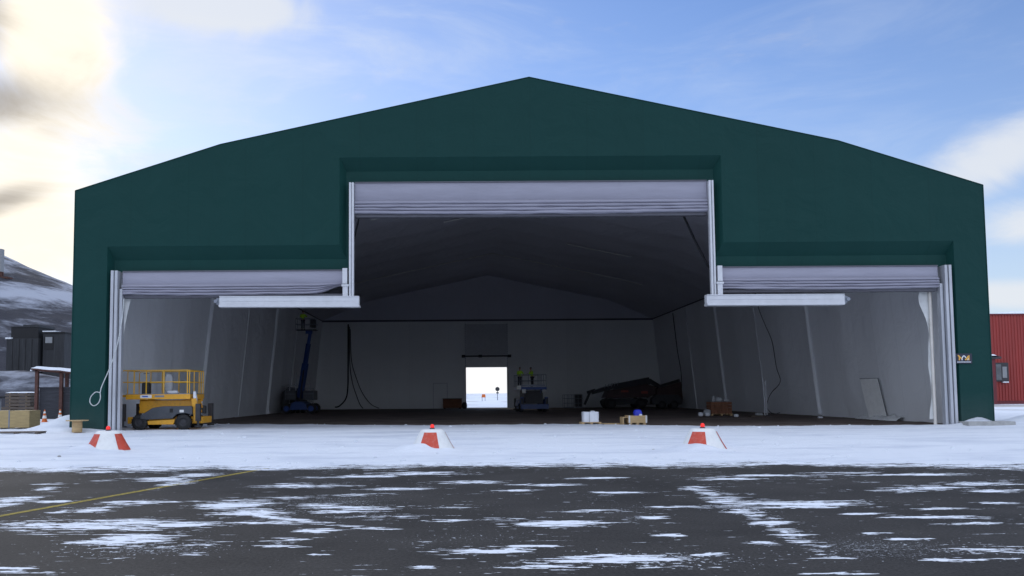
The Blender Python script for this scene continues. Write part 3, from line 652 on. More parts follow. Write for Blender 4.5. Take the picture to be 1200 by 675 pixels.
def mullion(x0, x1, bx0, bx1, sx, tilt):
    """swung-up mullion: upright guide, bracket box and the horizontal beam it folds into"""
    d = empty('folding_mullion', (0, 0, 0)); d.parent = H
    mb = MB()
    mb.box(x0, YF - .02, 6.06, x0 + .09, YF + .22, 11.5); mb.box(x1 - .08, YF - .02, 6.06, x1, YF + .22, 11.5); mb.box(x0 + .09, YF + .06, 6.06, x1 - .08, YF + .18, 11.5)
    hb(mb, 'guide', 'alu_white', .008, parent=d)
    xa, xb = (x0 - .30, x0 - .03) if sx < 0 else (x1 + .03, x1 + .30)
    mb = MB(); mb.box(xa + (0 if sx < 0 else .05), YF - .04, 6.75, xb - (.05 if sx < 0 else 0), YF + .3, 7.48); mb.box(xa + .02, YF - .09, 5.9, xb - .02, YF + .25, 6.72)
    mb.box(xa - .03, YF - .12, 6.62, xb + .03, YF - .03, 6.72)
    hb(mb, 'bracket', 'alu_white', .01, parent=d)
    T = Matrix.Translation((0, YF, 5.88)) @ Matrix.Rotation(tilt, 4, 'Y')
    mb = MB()
    mb.box(bx0, -.16, -.13, bx1, .20, .22, T); mb.box(bx0, -.26, -.25, bx1 + .03 * -sx, .26, -.16, T); mb.box(bx0, -.20, -.16, bx1, .20, -.13, T)
    mb.box(bx0, -.19, .22, bx1, .22, .26, T)
    mb.box(bx0 + .1, -.175, .02, bx1 - .1, -.16, .05, T)
    hb(mb, 'beam', 'alu_white', .008, parent=d)
    ex = bx0 if sx < 0 else bx1
    mb = MB(); mb.box(ex - .14, -.13, -.14, ex + .14, .17, .17, T); mb.tube([Vector(T @ Vector((ex + sx * .16, -.2, .02))), Vector(T @ Vector((ex + sx * .16, .2, .02)))], .09, 10)
    hb(mb, 'beam_end', 'grey_rail', parent=d)
mullion(-5.10, -4.88, -11.02, -4.62, -1, R(.35))
mullion(11.64, 11.86, 11.36, 17.72, 1, R(.1))
def post(x0, sx, name):
    d = empty('door_post', (0, 0, 0)); d.parent = H
    X = lambda a: x0 + sx * a            # a measured from the outer edge towards the opening
    def bx(mb, a, y0, z0, b, y1, z1): mb.box(min(X(a), X(b)), y0, z0, max(X(a), X(b)), y1, z1)
    mb = MB(); bx(mb, 0, YF - .06, 0.02, .13, YF + .40, 7.44); bx(mb, .17, YF - .03, .02, .30, YF + .40, 7.44); bx(mb, .13, YF + .10, .02, .17, YF + .34, 7.40)
    hb(mb, 'guide', 'alu', .008, parent=d)
    mb = MB(); bx(mb, .34, YF + .12, .02, .47, YF + .40, 6.6); hb(mb, 'inner_channel', 'alu', .008, parent=d)
    mb = MB(); bx(mb, .30, YF + .2, .02, .34, YF + .42, 6.6); hb(mb, 'gasket', 'alu_dark', parent=d)
    if sx > 0: return
    mb = MB(); mb.tube([(X(.60), YF + .75, .02), (X(.60), YF + .75, 6.5)], .075, 12); hb(mb, 'pole', 'pole_cream', parent=d)
post(-16.05, 1, 'l'); post(22.77, -1, 'r')
# loose liner edges beside the posts
def flap(pts_fn, n=24, m=4):
    mb = MB(); mb.grid(m, n, pts_fn); hb(mb, 'liner_flap', 'plastic_sheet')
def rf(u, v):
    z = 6.5 - 6.2 * v; w = .34 * math.exp(-((v - .07) / .14) ** 2) + .03 + .03 * abs(nz(v * 6, 2)) + .06 * ss(.85, 1, v)
    return (22.12 - w * u + .06 * (1 - u) + .02 * nz(v * 9, u * 3), YF + .86 + .05 * u + .08 * math.sin(v * 14) * u, max(.03, z))
flap(rf, 40, 4)
def lf(u, v):
    z = 6.35 - 2.2 * v; w = (.42 * (1 - v) ** 1.6 + .04)
    return (-15.76 + w * u, YF + .6 + .1 * u, z + .2 * u * (1 - v))
flap(lf, 20, 3)
# personnel door cut in the right hand liner
mb = MB()
def pd(u, v):
    z = .02 + 2.34 * v; y = 47.25 + .0 * v + 1.42 * u - .0
    return (liner_x(z, 1) - .14 - .36 * u - .02 * nz(u * 3, v * 5), y + .55 * v * .9, z)
mb.grid(8, 12, pd); o = hb(mb, 'side_door', 'cone_white'); o['label'] = 'pale personnel door panel in the right hand liner'
mb = MB()
ft = [pd(0, 0), pd(0, 1), pd(1, 1), pd(1, 0)]
mb.tube([Vector(p) + Vector((.0, 0, 0)) for p in ft[:3]], .02, 6); hb(mb, 'door_frame', 'alu_dark', parent=o)
# back door: tracks, shaft, raised panels
d = empty('overhead_door', (0, 0, 0)); d.parent = H
YD = YB - .42
for x in (BX0 - .06, BX1 + .06):
    mb = MB(); mb.box(x - .05, YD - .06, 0, x + .05, YD + .06, 10.1); hb(mb, 'track', 'grey_rail', parent=d)
    mb = MB(); mb.box(x - .02, YD - .075, 4.9, x + .02, YD - .066, 10.1)
    for k in range(20): mb.box(x - .06, YD - .085, 4.9 + k * .27, x + .06, YD - .065, 5.0 + k * .27)
    hb(mb, 'track_bracket', 'alu_white', parent=d)
mb = MB(); mb.box(BX0, YD - .03, 6.3, BX1, YD + .03, 10.0)
for k in range(1, 6): mb.box(BX0, YD - .045, 6.3 + k * .62 - .015, BX1, YD - .03, 6.3 + k * .62 + .015)
hb(mb, 'raised_panel', 'panel_grey', parent=d)
mb = MB(); mb.tube([(BX0 - .5, YD - .2, 6.18), (BX1 + .5, YD - .2, 6.18)], .09, 10)
for x in (BX0 - .3, BX1 + .3, 2.4): mb.tube([(x - .2, YD - .2, 6.18), (x + .2, YD - .2, 6.18)], .17, 12)
hb(mb, 'spring_shaft', 'dark', parent=d)
mb = MB(); mb.box(BX0, YD + .05, 4.85, BX1, YD + .12, 6.1); hb(mb, 'lintel_panel', 'panel_light', parent=d)
mb = MB(); mb.box(BX0 - .12, YB - .3, 0, BX0, YB + .05, BZ); mb.box(BX1, YB - .3, 0, BX1 + .12, YB + .05, BZ); mb.box(BX0 - .12, YB - .3, BZ, BX1 + .12, YB + .05, BZ + .1); hb(mb, 'frame', 'pole_cream', parent=d)
mb = MB(); mb.box(BX0, YB - .3, 0, BX1, YB + .4, .06); hb(mb, 'threshold', 'concrete', parent=d)
# small plain door frame left of it
mb = MB()
for x in (-3.2, -1.55): mb.box(x - .05, YB - .36, 0, x + .05, YB - .28, 3.0)
mb.box(-3.25, YB - .36, 2.95, -1.5, YB - .28, 3.05); hb(mb, 'door_frame', 'alu_white')
# concrete footing under the right front corner and left
mb = MB(); mb.box(22.82, YF - .75, -.1, 24.95, YF + .1, .22); hb(mb, 'footing', 'concrete', .03)
mb = MB(); mb.box(-18.0, YF - .15, -.1, -16.15, YF + .1, .14); hb(mb, 'footing', 'concrete', .03)

# logo plate
sg = empty('company_sign', (23.15, YF - .03, 2.86), 0, 'small navy plate with gold and white M shaped emblem on the green wall', 'sign')
mb = MB(); mb.box(-.38, -.03, 0, .38, .02, .46); mb.build('plate', 'sign_panel', sg, .006)
def stroke(mb, pts, w, y):
    for a, b in zip(pts, pts[1:]):
        a, b = Vector((a[0], 0, a[1])), Vector((b[0], 0, b[1])); t = (b - a).normalized(); n = Vector((-t.z, 0, t.x)) * w / 2
        mb.add([(p.x, y, p.z) for p in (a - n, b - n, b + n, a + n)], [(0, 1, 2, 3)])
for pts_, w_, y_, nm_, m_ in (([(-.27, .38), (-.21, .33), (-.21, .15)], .055, -.034, 'gold_stroke', 'sign_gold'), ([(-.24, .36), (-.10, .22)], .055, -.036, 'gold_stroke', 'sign_gold'), ([(.06, .16), (.20, .34)], .055, -.036, 'gold_stroke', 'sign_gold'),
                              ([(.12, .16), (.24, .30)], .03, -.038, 'gold_stroke', 'sign_gold'), ([(.235, .15), (.235, .38)], .05, -.034, 'gold_stroke', 'sign_gold'),
                              ([(-.09, .15), (-.085, .25), (-.04, .33), (.0, .36), (.05, .33), (.09, .26)], .045, -.035, 'white_stroke', 'sign_white'), ([(.175, .15), (.20, .24)], .035, -.035, 'white_stroke', 'sign_white')):
    mb = MB(); stroke(mb, pts_, w_, y_); mb.build(nm_, m_, sg)
mb = MB(); x = -.32; random.seed(3); mb.box(-.32, -.0335, .06, .32, -.0305, .083)
while x < .32:
    w = random.uniform(.018, .03); mb.box(x, -.036, .055, x + w, -.031, .088); x += w + .010
mb.build('lettering_row', 'sign_white', sg)

# ------------------------------------------------------------------ marker cones with lamps
def make_marker():
    e = empty('runway_marker', (0, 0, 0))
    pr = [(.72, -.03), (.66, .02), (.60, .09), (.50, .26), (.405, .44), (.355, .535), (.325, .58), (.28, .603), (.18, .612), (.0, .615)]
    mb = MB(); mb.lathe(pr, 40); mb.build('body', 'cone_white', e)
    for k in range(3):
        a = R(-90) + R(-11) + k * PI * 2 / 3
        mb = MB(); prof = [(r_ + .005, z_ + .002) for r_, z_ in ((.625, .06), (.60, .09), (.50, .26), (.405, .44), (.36, .528))]
        mb.lathe(prof, 14, None, True, a - R(28.5), a + R(28.5)); mb.build('red_panel', 'cone_red', e)
    l = empty('lamp', (0, 0, .612)); l.parent = e
    mb = MB(); mb.lathe([(.072, 0), (.072, .03), (.06, .035), (0, .036)], 16); mb.build('lamp_base', 'dark', l)
    mb = MB(); mb.lathe([(.056, .034), (.060, .08), (.052, .115), (.03, .135), (0, .142)], 16); mb.build('lens', 'lamp', l)
    return e
mk = make_marker()
mlab = ['red and white marker cone with red lamp before the yellow lift at the left', 'middle red and white marker cone with red lamp, in front of the dark doorway', 'red and white marker cone with red lamp on the right side of the snow']
for i, (x, y) in enumerate(MARKERS):
    o = mk if i == 0 else copy_tree(mk)
    o.location = (x, y, .03); o.rotation_euler = (0, 0, [R(-30), R(3), R(-24)][i]); tag(o, mlab[i], 'marker cone', 'marker cones with red lamps on the snow')

# traffic cones
def make_tcone():
    e = empty('traffic_cone', (0, 0, 0))
    mb = MB(); mb.box(-.23, -.23, 0, .23, .23, .05); mb.lathe([(.17, .05), (.155, .12), (.03, .80), (.02, .81), (0, .81)], 20); mb.build('body', 'orange', e, .01)
    for z0, z1 in ((.26, .44), (.58, .70)):
        f = lambda z: .155 + (z - .12) / .68 * (.03 - .155) + .004
        mb = MB(); mb.lathe([(f(z0), z0), (f(z1), z1)], 20); mb.build('white_band', 'cone_white', e)
    return e
tc = make_tcone(); tc.location = (-26.5, 53.9, .05); tag(tc, 'orange traffic cone with white bands, left one of the pair by the shed', 'traffic cone', 'traffic cones by the open shed')
o = copy_tree(tc); o.location = (-26.7, 56.4, .05); tag(o, 'orange traffic cone with white bands nearest the green hangar wall', 'traffic cone', 'traffic cones by the open shed')

# cable drum
sp = empty('cable_drum', (-17.1, 37.75, .02), R(15), 'empty pale wooden cable drum standing on end by the green corner', 'cable drum')
for z in (.0, .55):
    mb = MB(); mb.lathe([(0, z), (.47, z), (.475, z + .04), (0, z + .045)], 28, None, False); mb.build('flange', 'wood_old' if z == 0 else 'wood', sp)
mb = MB(); mb.lathe([(.215, .045), (.215, .55)], 20, None, False); mb.build('core', 'wood', sp)

# crate at far left
cr = empty('plywood_crate', (-23.1, 43.2, .0), R(2), 'large plywood crate with steel strap standing in the snow at the left edge', 'crate')
mb = MB(); mb.box(-1.35, -.6, .12, 1.35, .6, .98); mb.build('case', 'plywood', cr, .01)
for x in (.35, -.7):
    mb = MB(); mb.box(x - .03, -.612, .12, x + .03, .612, .995); mb.build('strap', 'grey_rail', cr)
for x in (-1.2, 0, 1.15):
    mb = MB(); mb.box(x - .07, -.6, 0, x + .07, .6, .117); mb.build('skid', 'wood_old', cr)
mb = MB()
for k in range(5): mb.box(-.95, -.5 + k * .21, .10, .95, -.36 + k * .21, .13)
for x in (-.85, 0, .85): mb.box(x - .06, -.5, .0, x + .06, .48, .10)
o = mb.build('flat_pallet', 'wood_old', None, .004); o.location = (-19.1, 36.7, .03); o.rotation_euler.z = R(7); tag(o, 'flat weathered pallet lying half buried in snow in front of the plywood crate', 'pallet')

# ------------------------------------------------------------------ open shed and stores left of the hangar
sh = empty('open_shed', (-30, 62.3, 0), 0, 'open rusty steel shed with snow covered roof and dark boarded lower wall', 'shed')
for x, y in ((-1.25, 0), (.55, 0), (4.3, 0), (-1.0, 4.2), (2.2, 4.2), (4.3, 4.2)):
    mb = MB(); mb.box(x - .11, y - .11, 0, x + .11, y + .11, 3.62 - .09 * x); mb.build('post', 'rust', sh)
for y in (-.05, 4.2):
    mb = MB(); mb.bar((-1.5, y, 3.72), (4.5, y, 3.17), .12, .2); mb.build('eaves_beam', 'rust', sh)
mb = MB()
def shr(u, v):
    x = -1.6 + 6.3 * u; y = -.35 + 5.0 * v; e = min(u, 1 - u, v, 1 - v)
    return (x, y, 3.80 - .092 * (x + 1.5) + .17 * ss(0, .06, e) + .05 * nz(x * 1.2, y) )
mb.grid(40, 30, shr); mb.box(-1.6, -.35, 3.60, -1.5, 4.65, 3.78)
mb.build('snow_cap', 'snow_cap', sh)
mb = MB(); mb.add([(-1.6, -.35, 3.79), (4.7, -.35, 3.21), (4.7, 4.65, 3.21), (-1.6, 4.65, 3.79), (-1.6, -.35, 3.70), (4.7, -.35, 3.12), (4.7, 4.65, 3.12), (-1.6, 4.65, 3.70)], [(0, 1, 2, 3), (7, 6, 5, 4), (0, 4, 5, 1), (1, 5, 6, 2), (2, 6, 7, 3), (3, 7, 4, 0)]); mb.build('roof_deck', 'rust', sh)
mb = MB()
for k in range(9): mb.box(-1.1, .13 + (k % 2) * .01, .05 + k * .255, 4.2, .20 + (k % 2) * .01, .05 + k * .255 + .25)
mb.bar((-1.2, .1, 2.36), (4.3, .1, 2.36), .1, .1)
mb.build('board_wall', 'panel_dark', sh)

ts = empty('timber_stack', (-36.3, 70, 0), R(3), 'stack of dark timber and planks beside the rusty shed', 'timber stack')
random.seed(5)
for lay in range(7):
    mb = MB(); z = .15 + lay * .27; s_ = .5 + .1 * random.random() if lay < 3 else .0
    mb.box(-1.0 - s_ * random.uniform(.2, 1), -.8, z, 1.0 + s_ * random.uniform(0, 1), .8, z + .22); mb.build('plank_layer', 'wood_old', ts, .01)
    for x in (-.65, .65):
        mb = MB(); mb.box(x - .05, -.75, z + .222, x + .05, .75, z + .268); mb.build('spacer', 'wood', ts)
mb = MB(); mb.grid(12, 8, lambda u, v: (-1.02 + 2.04 * u, -.82 + 1.64 * v, 2.045 + .09 * ss(0, .15, min(u, 1 - u, v, 1 - v)))); mb.build('snow_cap', 'snow_cap', ts)
bs = empty('site_box', (-40.2, 70, 0), 0, 'pale grey site box with flat dark lid at the left edge behind the crate', 'site box')
mb = MB(); mb.box(-1.6, -1.1, .1, 1.6, 1.1, 1.6); mb.build('body', 'grey_box', bs, .03)
mb = MB(); mb.box(-1.9, -1.3, 1.62, 1.9, 1.3, 1.78); mb.build('lid', 'silo_black', bs, .02)
mb = MB(); mb.box(-1.5, -1.14, .2, -.1, -1.105, 1.5); mb.build('door', 'grey_rail', bs, .01)
# two dark plant blocks on the slope
pb = empty('plant_block', (-57.1, 112, -1), 0, 'wide dark industrial block with smaller box on its roof below the hill', 'industrial building')
mb = MB(); mb.box(-2.2, -2, 0, 2.0, 3, 10.4); mb.build('body', 'silo', pb, .05)
mb = MB(); mb.box(-1.8, -1.7, 10.4, 1.8, 2.6, 11.9); mb.build('roof_box', 'silo_black', pb, .05)
mb = MB(); mb.box(-1.85, -1.75, 11.9, -.2, 2.65, 12.02); mb.box(-.2, -1.75, 11.9, 1.9, 2.65, 12.22); mb.build('box_cap', 'silo', pb)
mb = MB(); mb.box(-2.3, -2.15, 10.34, -1.5, -1.75, 10.55); mb.build('snow_ledge', 'snow_cap', pb)
for k in range(5):
    mb = MB(); mb.box(-2.2 + k * .84 + .8, -2.04, 0, -2.2 + k * .84 + .86, -2.002, 10.3); mb.build('cladding_rib', 'silo_black', pb)
tw = empty('plant_tower', (-53.4, 112, -1), 0, 'narrow dark tower with open top window next to the industrial block', 'industrial tower')
mb = MB(); mb.box(-1.35, -1.6, 0, 1.45, 2, 11.1); mb.build('body', 'silo', tw, .05)
mb = MB(); mb.box(-1.45, -1.72, 11.1, 1.55, 2.1, 11.28); mb.build('roof_slab', 'silo_black', tw)
mb = MB(); mb.box(-1.4, -1.68, 11.285, .3, 2, 11.42); mb.build('snow_cap', 'snow_cap', tw)
f_ = MB(); f_.box(-1.15, -1.64, 8.9, .05, -1.605, 10.7); fo = f_.build('window', 'silo_black', tw)
mb = MB(); mb.box(-1.0, -1.66, 9.8, -.1, -1.645, 10.6); mb.build('pane', 'grey_box', fo)
# hut on the ridge
hc = empty('ridge_hut', (-96, 172, 22), 0, 'boxy grey hut on a steel platform high on the hill', 'hut')
mb = MB(); mb.box(-3.0, -1.5, 5.4, 2.6, -.4, 10.1); mb.build('body', 'grey_box', hc, .05)
mb = MB(); mb.box(-3.2, -2.0, 3.9, 4.2, .0, 4.3); mb.build('platform', 'rust', hc)
for x in (-2.6, 2.4):
    for y in (-1.2, -.6):
        mb = MB(); mb.box(x - .18, y - .18, 4.3, x + .18, y + .18, 5.4); mb.build('post', 'rust', hc)
        mb = MB(); mb.box(x - .2, y - .2, -2, x + .2, y + .2, 3.9); mb.build('leg', 'rust', hc)
mb = MB(); mb.bar((4.0, -1.8, 4.0), (3.8, -1.8, 2.6), .25, .25); mb.build('brace', 'rust', hc)

# ------------------------------------------------------------------ red building at right
rb = empty('red_shed', (85, 105, 0), 0, 'red corrugated building with snow on the roof right of the hangar', 'building')
mb = MB(); v = []; x = -25.0; k = 0
pts = []
while x < 25: pts += [(x, 0.0), (x + .16, 0.0), (x + .20, -.06), (x + .34, -.06)]; x += .38
pts.append((25, 0))
for (a, ya), (b, yb) in zip(pts, pts[1:]): mb.add([(a, ya, .35), (b, yb, .35), (b, yb, 11.1), (a, ya, 11.1)], [(0, 1, 2, 3)])
for x_, s in ((-25, 1), (25, 1)): mb.add([(x_, 0, .35), (x_, 40, .35), (x_, 40, 11.1), (x_, 0, 11.1)], [(0, 1, 2, 3)])
mb.add([(-25, 40, .35), (25, 40, .35), (25, 40, 11.1), (-25, 40, 11.1)], [(0, 1, 2, 3)])
mb.build('wall', 'redwall', rb)
mb = MB(); mb.box(-25.05, -.02, -.1, 25.05, 40, .345); mb.build('plinth', 'redwall_dark', rb)
mb = MB(); mb.box(-25.2, -.2, 11.1, 25.2, 40.2, 11.25); mb.build('roof', 'redwall_dark', rb)
mb = MB(); mb.grid(160, 30, lambda u, v: (-25.2 + 50.4 * u, -.2 + 40.4 * v, 11.26 + (.22 + .22 * nz(u * 25, v * 12) + .12 * nz(u * 90, v * 30)) * ss(0, .02, min(u, 1 - u) * 1.0) * ss(-.002, .02, v) + v * 1.2)); mb.build('snow_cap', 'snow_cap', rb)
an = empty('annexe', (-1.1, 0, 0)); an.parent = rb
mb = MB(); mb.box(-25, -5, 0, -20.0, -.1, 5.4); mb.build('wall', 'redwall_dark', an)
mb = MB(); mb.grid(20, 12, lambda u, v: (-25.2 + 5.7 * u, -5.4 + 5.3 * v, 5.62 + .40 * (1 - u) * (.7 + .3 * v) + .28 * ss(0, .12, min(u, 1 - u, v + .05)) + .06 * nz(u * 6, v * 5))); mb.build('snow_cap', 'snow_cap', an)
mb = MB(); mb.box(-25.2, -5.4, 5.42, -19.5, -.1, 5.60); mb.build('roof', 'dark', an)
wf = MB(); wf.box(-18.2, -.32, 2.75, -16.5, -.065, 5.1); wo = wf.build('meter_cabinet', 'dark', rb, .02)
mb = MB(); mb.box(-18.1, -.36, 2.95, -17.45, -.322, 4.9); mb.build('pane', 'glass_grey', wo)
mb = MB(); mb.box(-17.3, -.36, 3.2, -16.75, -.322, 4.6); mb.build('hatch', 'grey_box', wo)
mb = MB(); mb.box(-17.3, -.42, 2.60, -16.6, -.07, 2.745); mb.build('snow_ledge', 'snow_cap', wo)
# pipe / post beside annexe
mb = MB(); mb.tube([(-19.95, -.2, 0), (-19.95, -.2, 5.4)], .12, 8); mb.build('downpipe', 'redwall_dark', rb)

# ------------------------------------------------------------------ scissor lifts
def wheel(parent, x, y, r, w, hub, side):
    T = Matrix.Translation((x, y, r)) @ Matrix.Rotation(PI / 2, 4, 'X')
    e = empty('wheel', (x, y, r)); e.parent = parent
    T = Matrix.Rotation(PI / 2, 4, 'X')
    mb = MB(); mb.lathe([(r * .55, -w / 2), (r * .93, -w / 2), (r, -w / 2 + .05), (r, w / 2 - .05), (r * .93, w / 2), (r * .55, w / 2)], 28, T)
    for k in range(18):
        TT = T @ Matrix.Rotation(2 * PI * k / 18, 4, 'Z'); mb.box(r - .015, -.03, -w / 2 + .03, r + .018, .03, w / 2 - .03, TT)
    mb.build('tyre', 'black', e)
    mb = MB(); mb.lathe([(0, -w * .3), (r * .3, -w * .32), (r * .52, -w * .2), (r * .56, -w * .45), (r * .56, w * .45), (r * .52, w * .2), (r * .3, w * .32), (0, w * .3)], 20, T); mb.build('rim', hub, e)

def scissor_lift(e, L, W, deck, paint, rail, stack_cols, wr=.37, cover='grey_cover', chassis=None, legs=True):
    hw = W / 2; hl = L / 2
    chassis = chassis or paint
    for x in (-hl * .53, hl * .53):
        for s in (-1, 1): wheel(e, x, s * (hw - .17), wr, .32, 'dark', s)
    # chassis: central frame and side bodies
    mb = MB(); mb.box(-hl + .25, -hw + .34, .30, hl - .1, hw - .34, .62); mb.build('chassis', chassis, e, .02)
    for s in (-1, 1):
        y0, y1 = (s * hw, s * (hw - .30)) if s > 0 else (-hw, -hw + .30)
        y0, y1 = min(y0, y1), max(y0, y1)
        mb = MB(); mb.prism([(-.62 * hl / 2, .26), (.30 * hl, .26), (.34 * hl, .50), (-.66 * hl / 2, .44)], y0 + .02, y1); mb.build('side_skirt', paint, e, .015)
        mb = MB(); mb.prism([(-.50 * hl, .56), (-.36 * hl, .50), (.28 * hl, .55), (.38 * hl, .76), (.60 * hl, .80), (.76 * hl, .72), (.76 * hl, 1.10), (.72 * hl, 1.14), (.05 * hl, 1.14), (-.20 * hl, 1.06), (-.48 * hl, .72)], y0 - (.03 if s < 0 else 0), y1 + (.03 if s > 0 else 0)); c = mb.build('side_cover', cover, e, .02)
        mb = MB(); yy = y0 - .036 if s < 0 else y1 + .036; mb.box(.46 * hl, min(yy, yy + .004 * s), .84, .56 * hl, max(yy, yy + .004 * s), .96); mb.build('sticker', 'cone_white', c)
        mb = MB(); mb.box(.22 * hl, min(yy, yy - .05 * s), .83, .30 * hl, max(yy, yy - .05 * s) + .0001, 1.02); mb.build('vent', 'black', c)
        for xx in (-hl + .12, hl - .22):       # outrigger jacks at the corners
            j = empty('outrigger', (xx, s * (hw - .12), 0)); j.parent = e
            mb = MB(); mb.box(-.11, -.11, .42, .11, .11, 1.25); mb.build('jack_leg', 'dark', j, .01)
            mb = MB(); mb.tube([(0, 0, .2), (0, 0, .45)], .06, 10); mb.lathe([(0, .14), (.2, .14), (.16, .20), (0, .22)], 16); mb.build('jack_foot', 'dark', j)
    # folded scissor arms
    z0, z1 = .80, deck - .30; n = stack_cols
    for s in (-1, 1):
        y = s * (hw - .50)
        for k in range(n):
            za = z0 + (z1 - z0) * k / n + .06; zb = z0 + (z1 - z0) * (k + 1) / n - .02
            mb = MB(); mb.bar((-.62 * hl, y, za), (.74 * hl, y, zb), .07, .13); mb.build('scissor_arm', paint, e, .008)
            mb = MB(); mb.bar((-.62 * hl, y - s * .10, zb), (.74 * hl, y - s * .10, za), .07, .13); mb.build('scissor_arm', paint, e, .008)
    mb = MB(); mb.box(-.60 * hl, -hw + .42, z0, .70 * hl, hw - .42, z1 - .02); mb.build('scissor_core', 'dark' if chassis != paint else paint, e, .02)
    # platform
    mb = MB(); mb.box(-hl * .86, -hw, deck - .27, hl * .70, hw, deck - .03); mb.build('platform', paint, e, .015)
    mb = MB(); mb.box(-hl * .86, -hw + .02, deck - .03, hl * .70, hw - .02, deck); mb.build('deck_plate', 'grey_rail', e)
    mb = MB(); mb.box(-hl * .98, -hw + .1, deck - .16, -hl * .86, hw - .1, deck - .05); mb.build('extension_tongue', paint, e, .01)
    xa, xb = -hl * .96, hl * .68; zt = deck + 1.12
    g = empty('guardrail', (0, 0, 0)); g.parent = e
    r_ = .024
    for s in (-1, 1):
        y = s * (hw - .04)
        mb = MB(); mb.tube([(xa, y, deck - .0), (xa, y, zt - .08), (xa + .08, y, zt), (xb - .05, y, zt), (xb, y, zt - .05), (xb, y, deck)], r_, 8); mb.build('top_rail', rail, g)
        mb = MB(); mb.tube([(xa, y, deck + .56), (xb, y, deck + .56)], r_ * .9, 8); mb.build('mid_rail', rail, g)
        for x in (xa + .18 * (xb - xa), xa + .36 * (xb - xa), xa + .62 * (xb - xa), xb - .10):
            mb = MB(); mb.box(x - .022, y - .022, deck, x + .022, y + .022, zt); mb.build('post', rail, g)
    for x in (xa, xb):
        mb = MB(); mb.tube([(x, -hw + .04, zt), (x, hw - .04, zt)], r_, 8); mb.tube([(x, -hw + .04, deck + .56), (x, hw - .04, deck + .56)], r_ * .9, 8)
        for y in (-hw * .35, hw * .35): mb.tube([(x, y, deck), (x, y, zt)], r_, 8)
        mb.build('end_rail', rail, g)
    return e
YLX, YLY = -14.35, 41.6
yl = empty('scissor_lift', (YLX, YLY, .03), R(0), 'yellow scissor lift with lowered platform parked inside the left doorway', 'scissor lift')
scissor_lift(yl, 3.95, 2.25, 1.74, 'yellow', 'yellow_rail', 2)
mb = MB(); mb.box(-1.0, -1.131, 1.53, -.45, -1.127, 1.68); mb.use('cone_white'); lab = mb.build('name_label', 'cone_white', yl)
mb = MB(); mb.box(-.9, -1.136, 1.58, -.62, -1.132, 1.64); mb.build('label_print', 'blue_label', lab)
mb = MB(); mb.box(-.30, -1.131, 1.57, .15, -1.127, 1.66); mb.build('name_label', 'grey_rail', yl)
mb = MB(); mb.box(-1.15, -.55, 1.74, -.80, -.25, 2.25); mb.box(-1.10, -.57, 2.25, -.85, -.3, 2.30); mb.tube([(-.98, -.42, 2.3), (-.98, -.42, 2.72)], .02, 8); mb.tube([(-1.12, -.42, 2.72), (-.84, -.42, 2.74)], .018, 8); mb.build('control_console', 'dark', yl, .01)
def sack(name, loc, d, m, seed):
    mb = MB()
    def fn(u, v):
        a = 2 * PI * u; th = PI * v; ct, st = math.cos(a), math.sin(a); p = lambda c: math.copysign(abs(c) ** .55, c)
        k = 1 + .12 * nz(ct * 1.6 + seed, st * 1.6, v * 4)
        return (d[0] / 2 * p(ct) * max(.02, math.sin(th)) ** .4 * k, d[1] / 2 * p(st) * max(.02, math.sin(th)) ** .4 * k, d[2] * (.5 - .5 * math.cos(th) * 1.0) * (1 + .06 * nz(ct * 2, st * 2, seed)))
    mb.grid(28, 16, fn); o = mb.build(name, m); o.location = loc; return o
o = sack('sack', (YLX + .18, YLY - .55, 1.76), (.38, .3, .95), 'greysack', 2); tag(o, 'tall grey sack standing on the yellow lift platform', 'sack')
o = sack('cloth_bundle', (YLX + .38, YLY - .6, 1.76), (.55, .3, .16), 'bag', 5); tag(o, 'low white cloth bundle lying on the yellow lift platform', 'bundle')
o = sack('hanging_bag', (YLX + 1.62, YLY - .9, 1.02), (.16, .20, .86), 'bag', 9); o.rotation_euler = (0, R(-6), 0); tag(o, 'white plastic bag hanging from the right end of the yellow lift', 'bag')
mb = MB(); mb.bar((1.52, -.95, 1.5), (1.68, -.95, .42), .10, .24); mb.build('ladder_arm', 'yellow', yl, .01)

bl = empty('scissor_lift', (6.55, 78.6, 0), R(-90 + 4), 'blue scissor lift with two workers on its platform right of the bright back door', 'scissor lift')
scissor_lift(bl, 4.9, 2.5, 2.30, 'blue_dark', 'grey_rail', 4, .42, 'blue_dark', 'blue')
mb = MB(); mb.box(2.32, -1.27, .28, 2.55, 1.27, .72); mb.build('bumper', 'blue', bl, .03)
mb = MB(); mb.box(2.0, -.8, .75, 2.22, .8, 1.75); mb.build('front_cover', 'dark', bl, .03)
for s_ in (-1, 1):
    mb = MB(); mb.box(1.9, s_ * 1.12 - .13, .6, 2.3, s_ * 1.12 + .13, 1.35); mb.build('corner_leg', 'blue_dark', bl, .02)
for y0, y1, z0, z1, nm in ((-1.12, -.80, 1.72, 2.08, 'white_plate'), (.82, .98, 1.75, 2.05, 'white_plate')):
    mb = MB(); mb.box(2.30, y0, z0, 2.34, y1, z1); mb.build(nm, 'cone_white', bl, .005)
mb = MB(); mb.box(1.95, -1.55, 2.05, 2.25, -1.2, 2.40); mb.build('control_box', 'cone_white', bl, .01)
mb = MB(); mb.box(1.68, -1.1, 2.32, 1.70, 1.1, 2.5); mb.build('toe_board', 'grey_rail', bl)

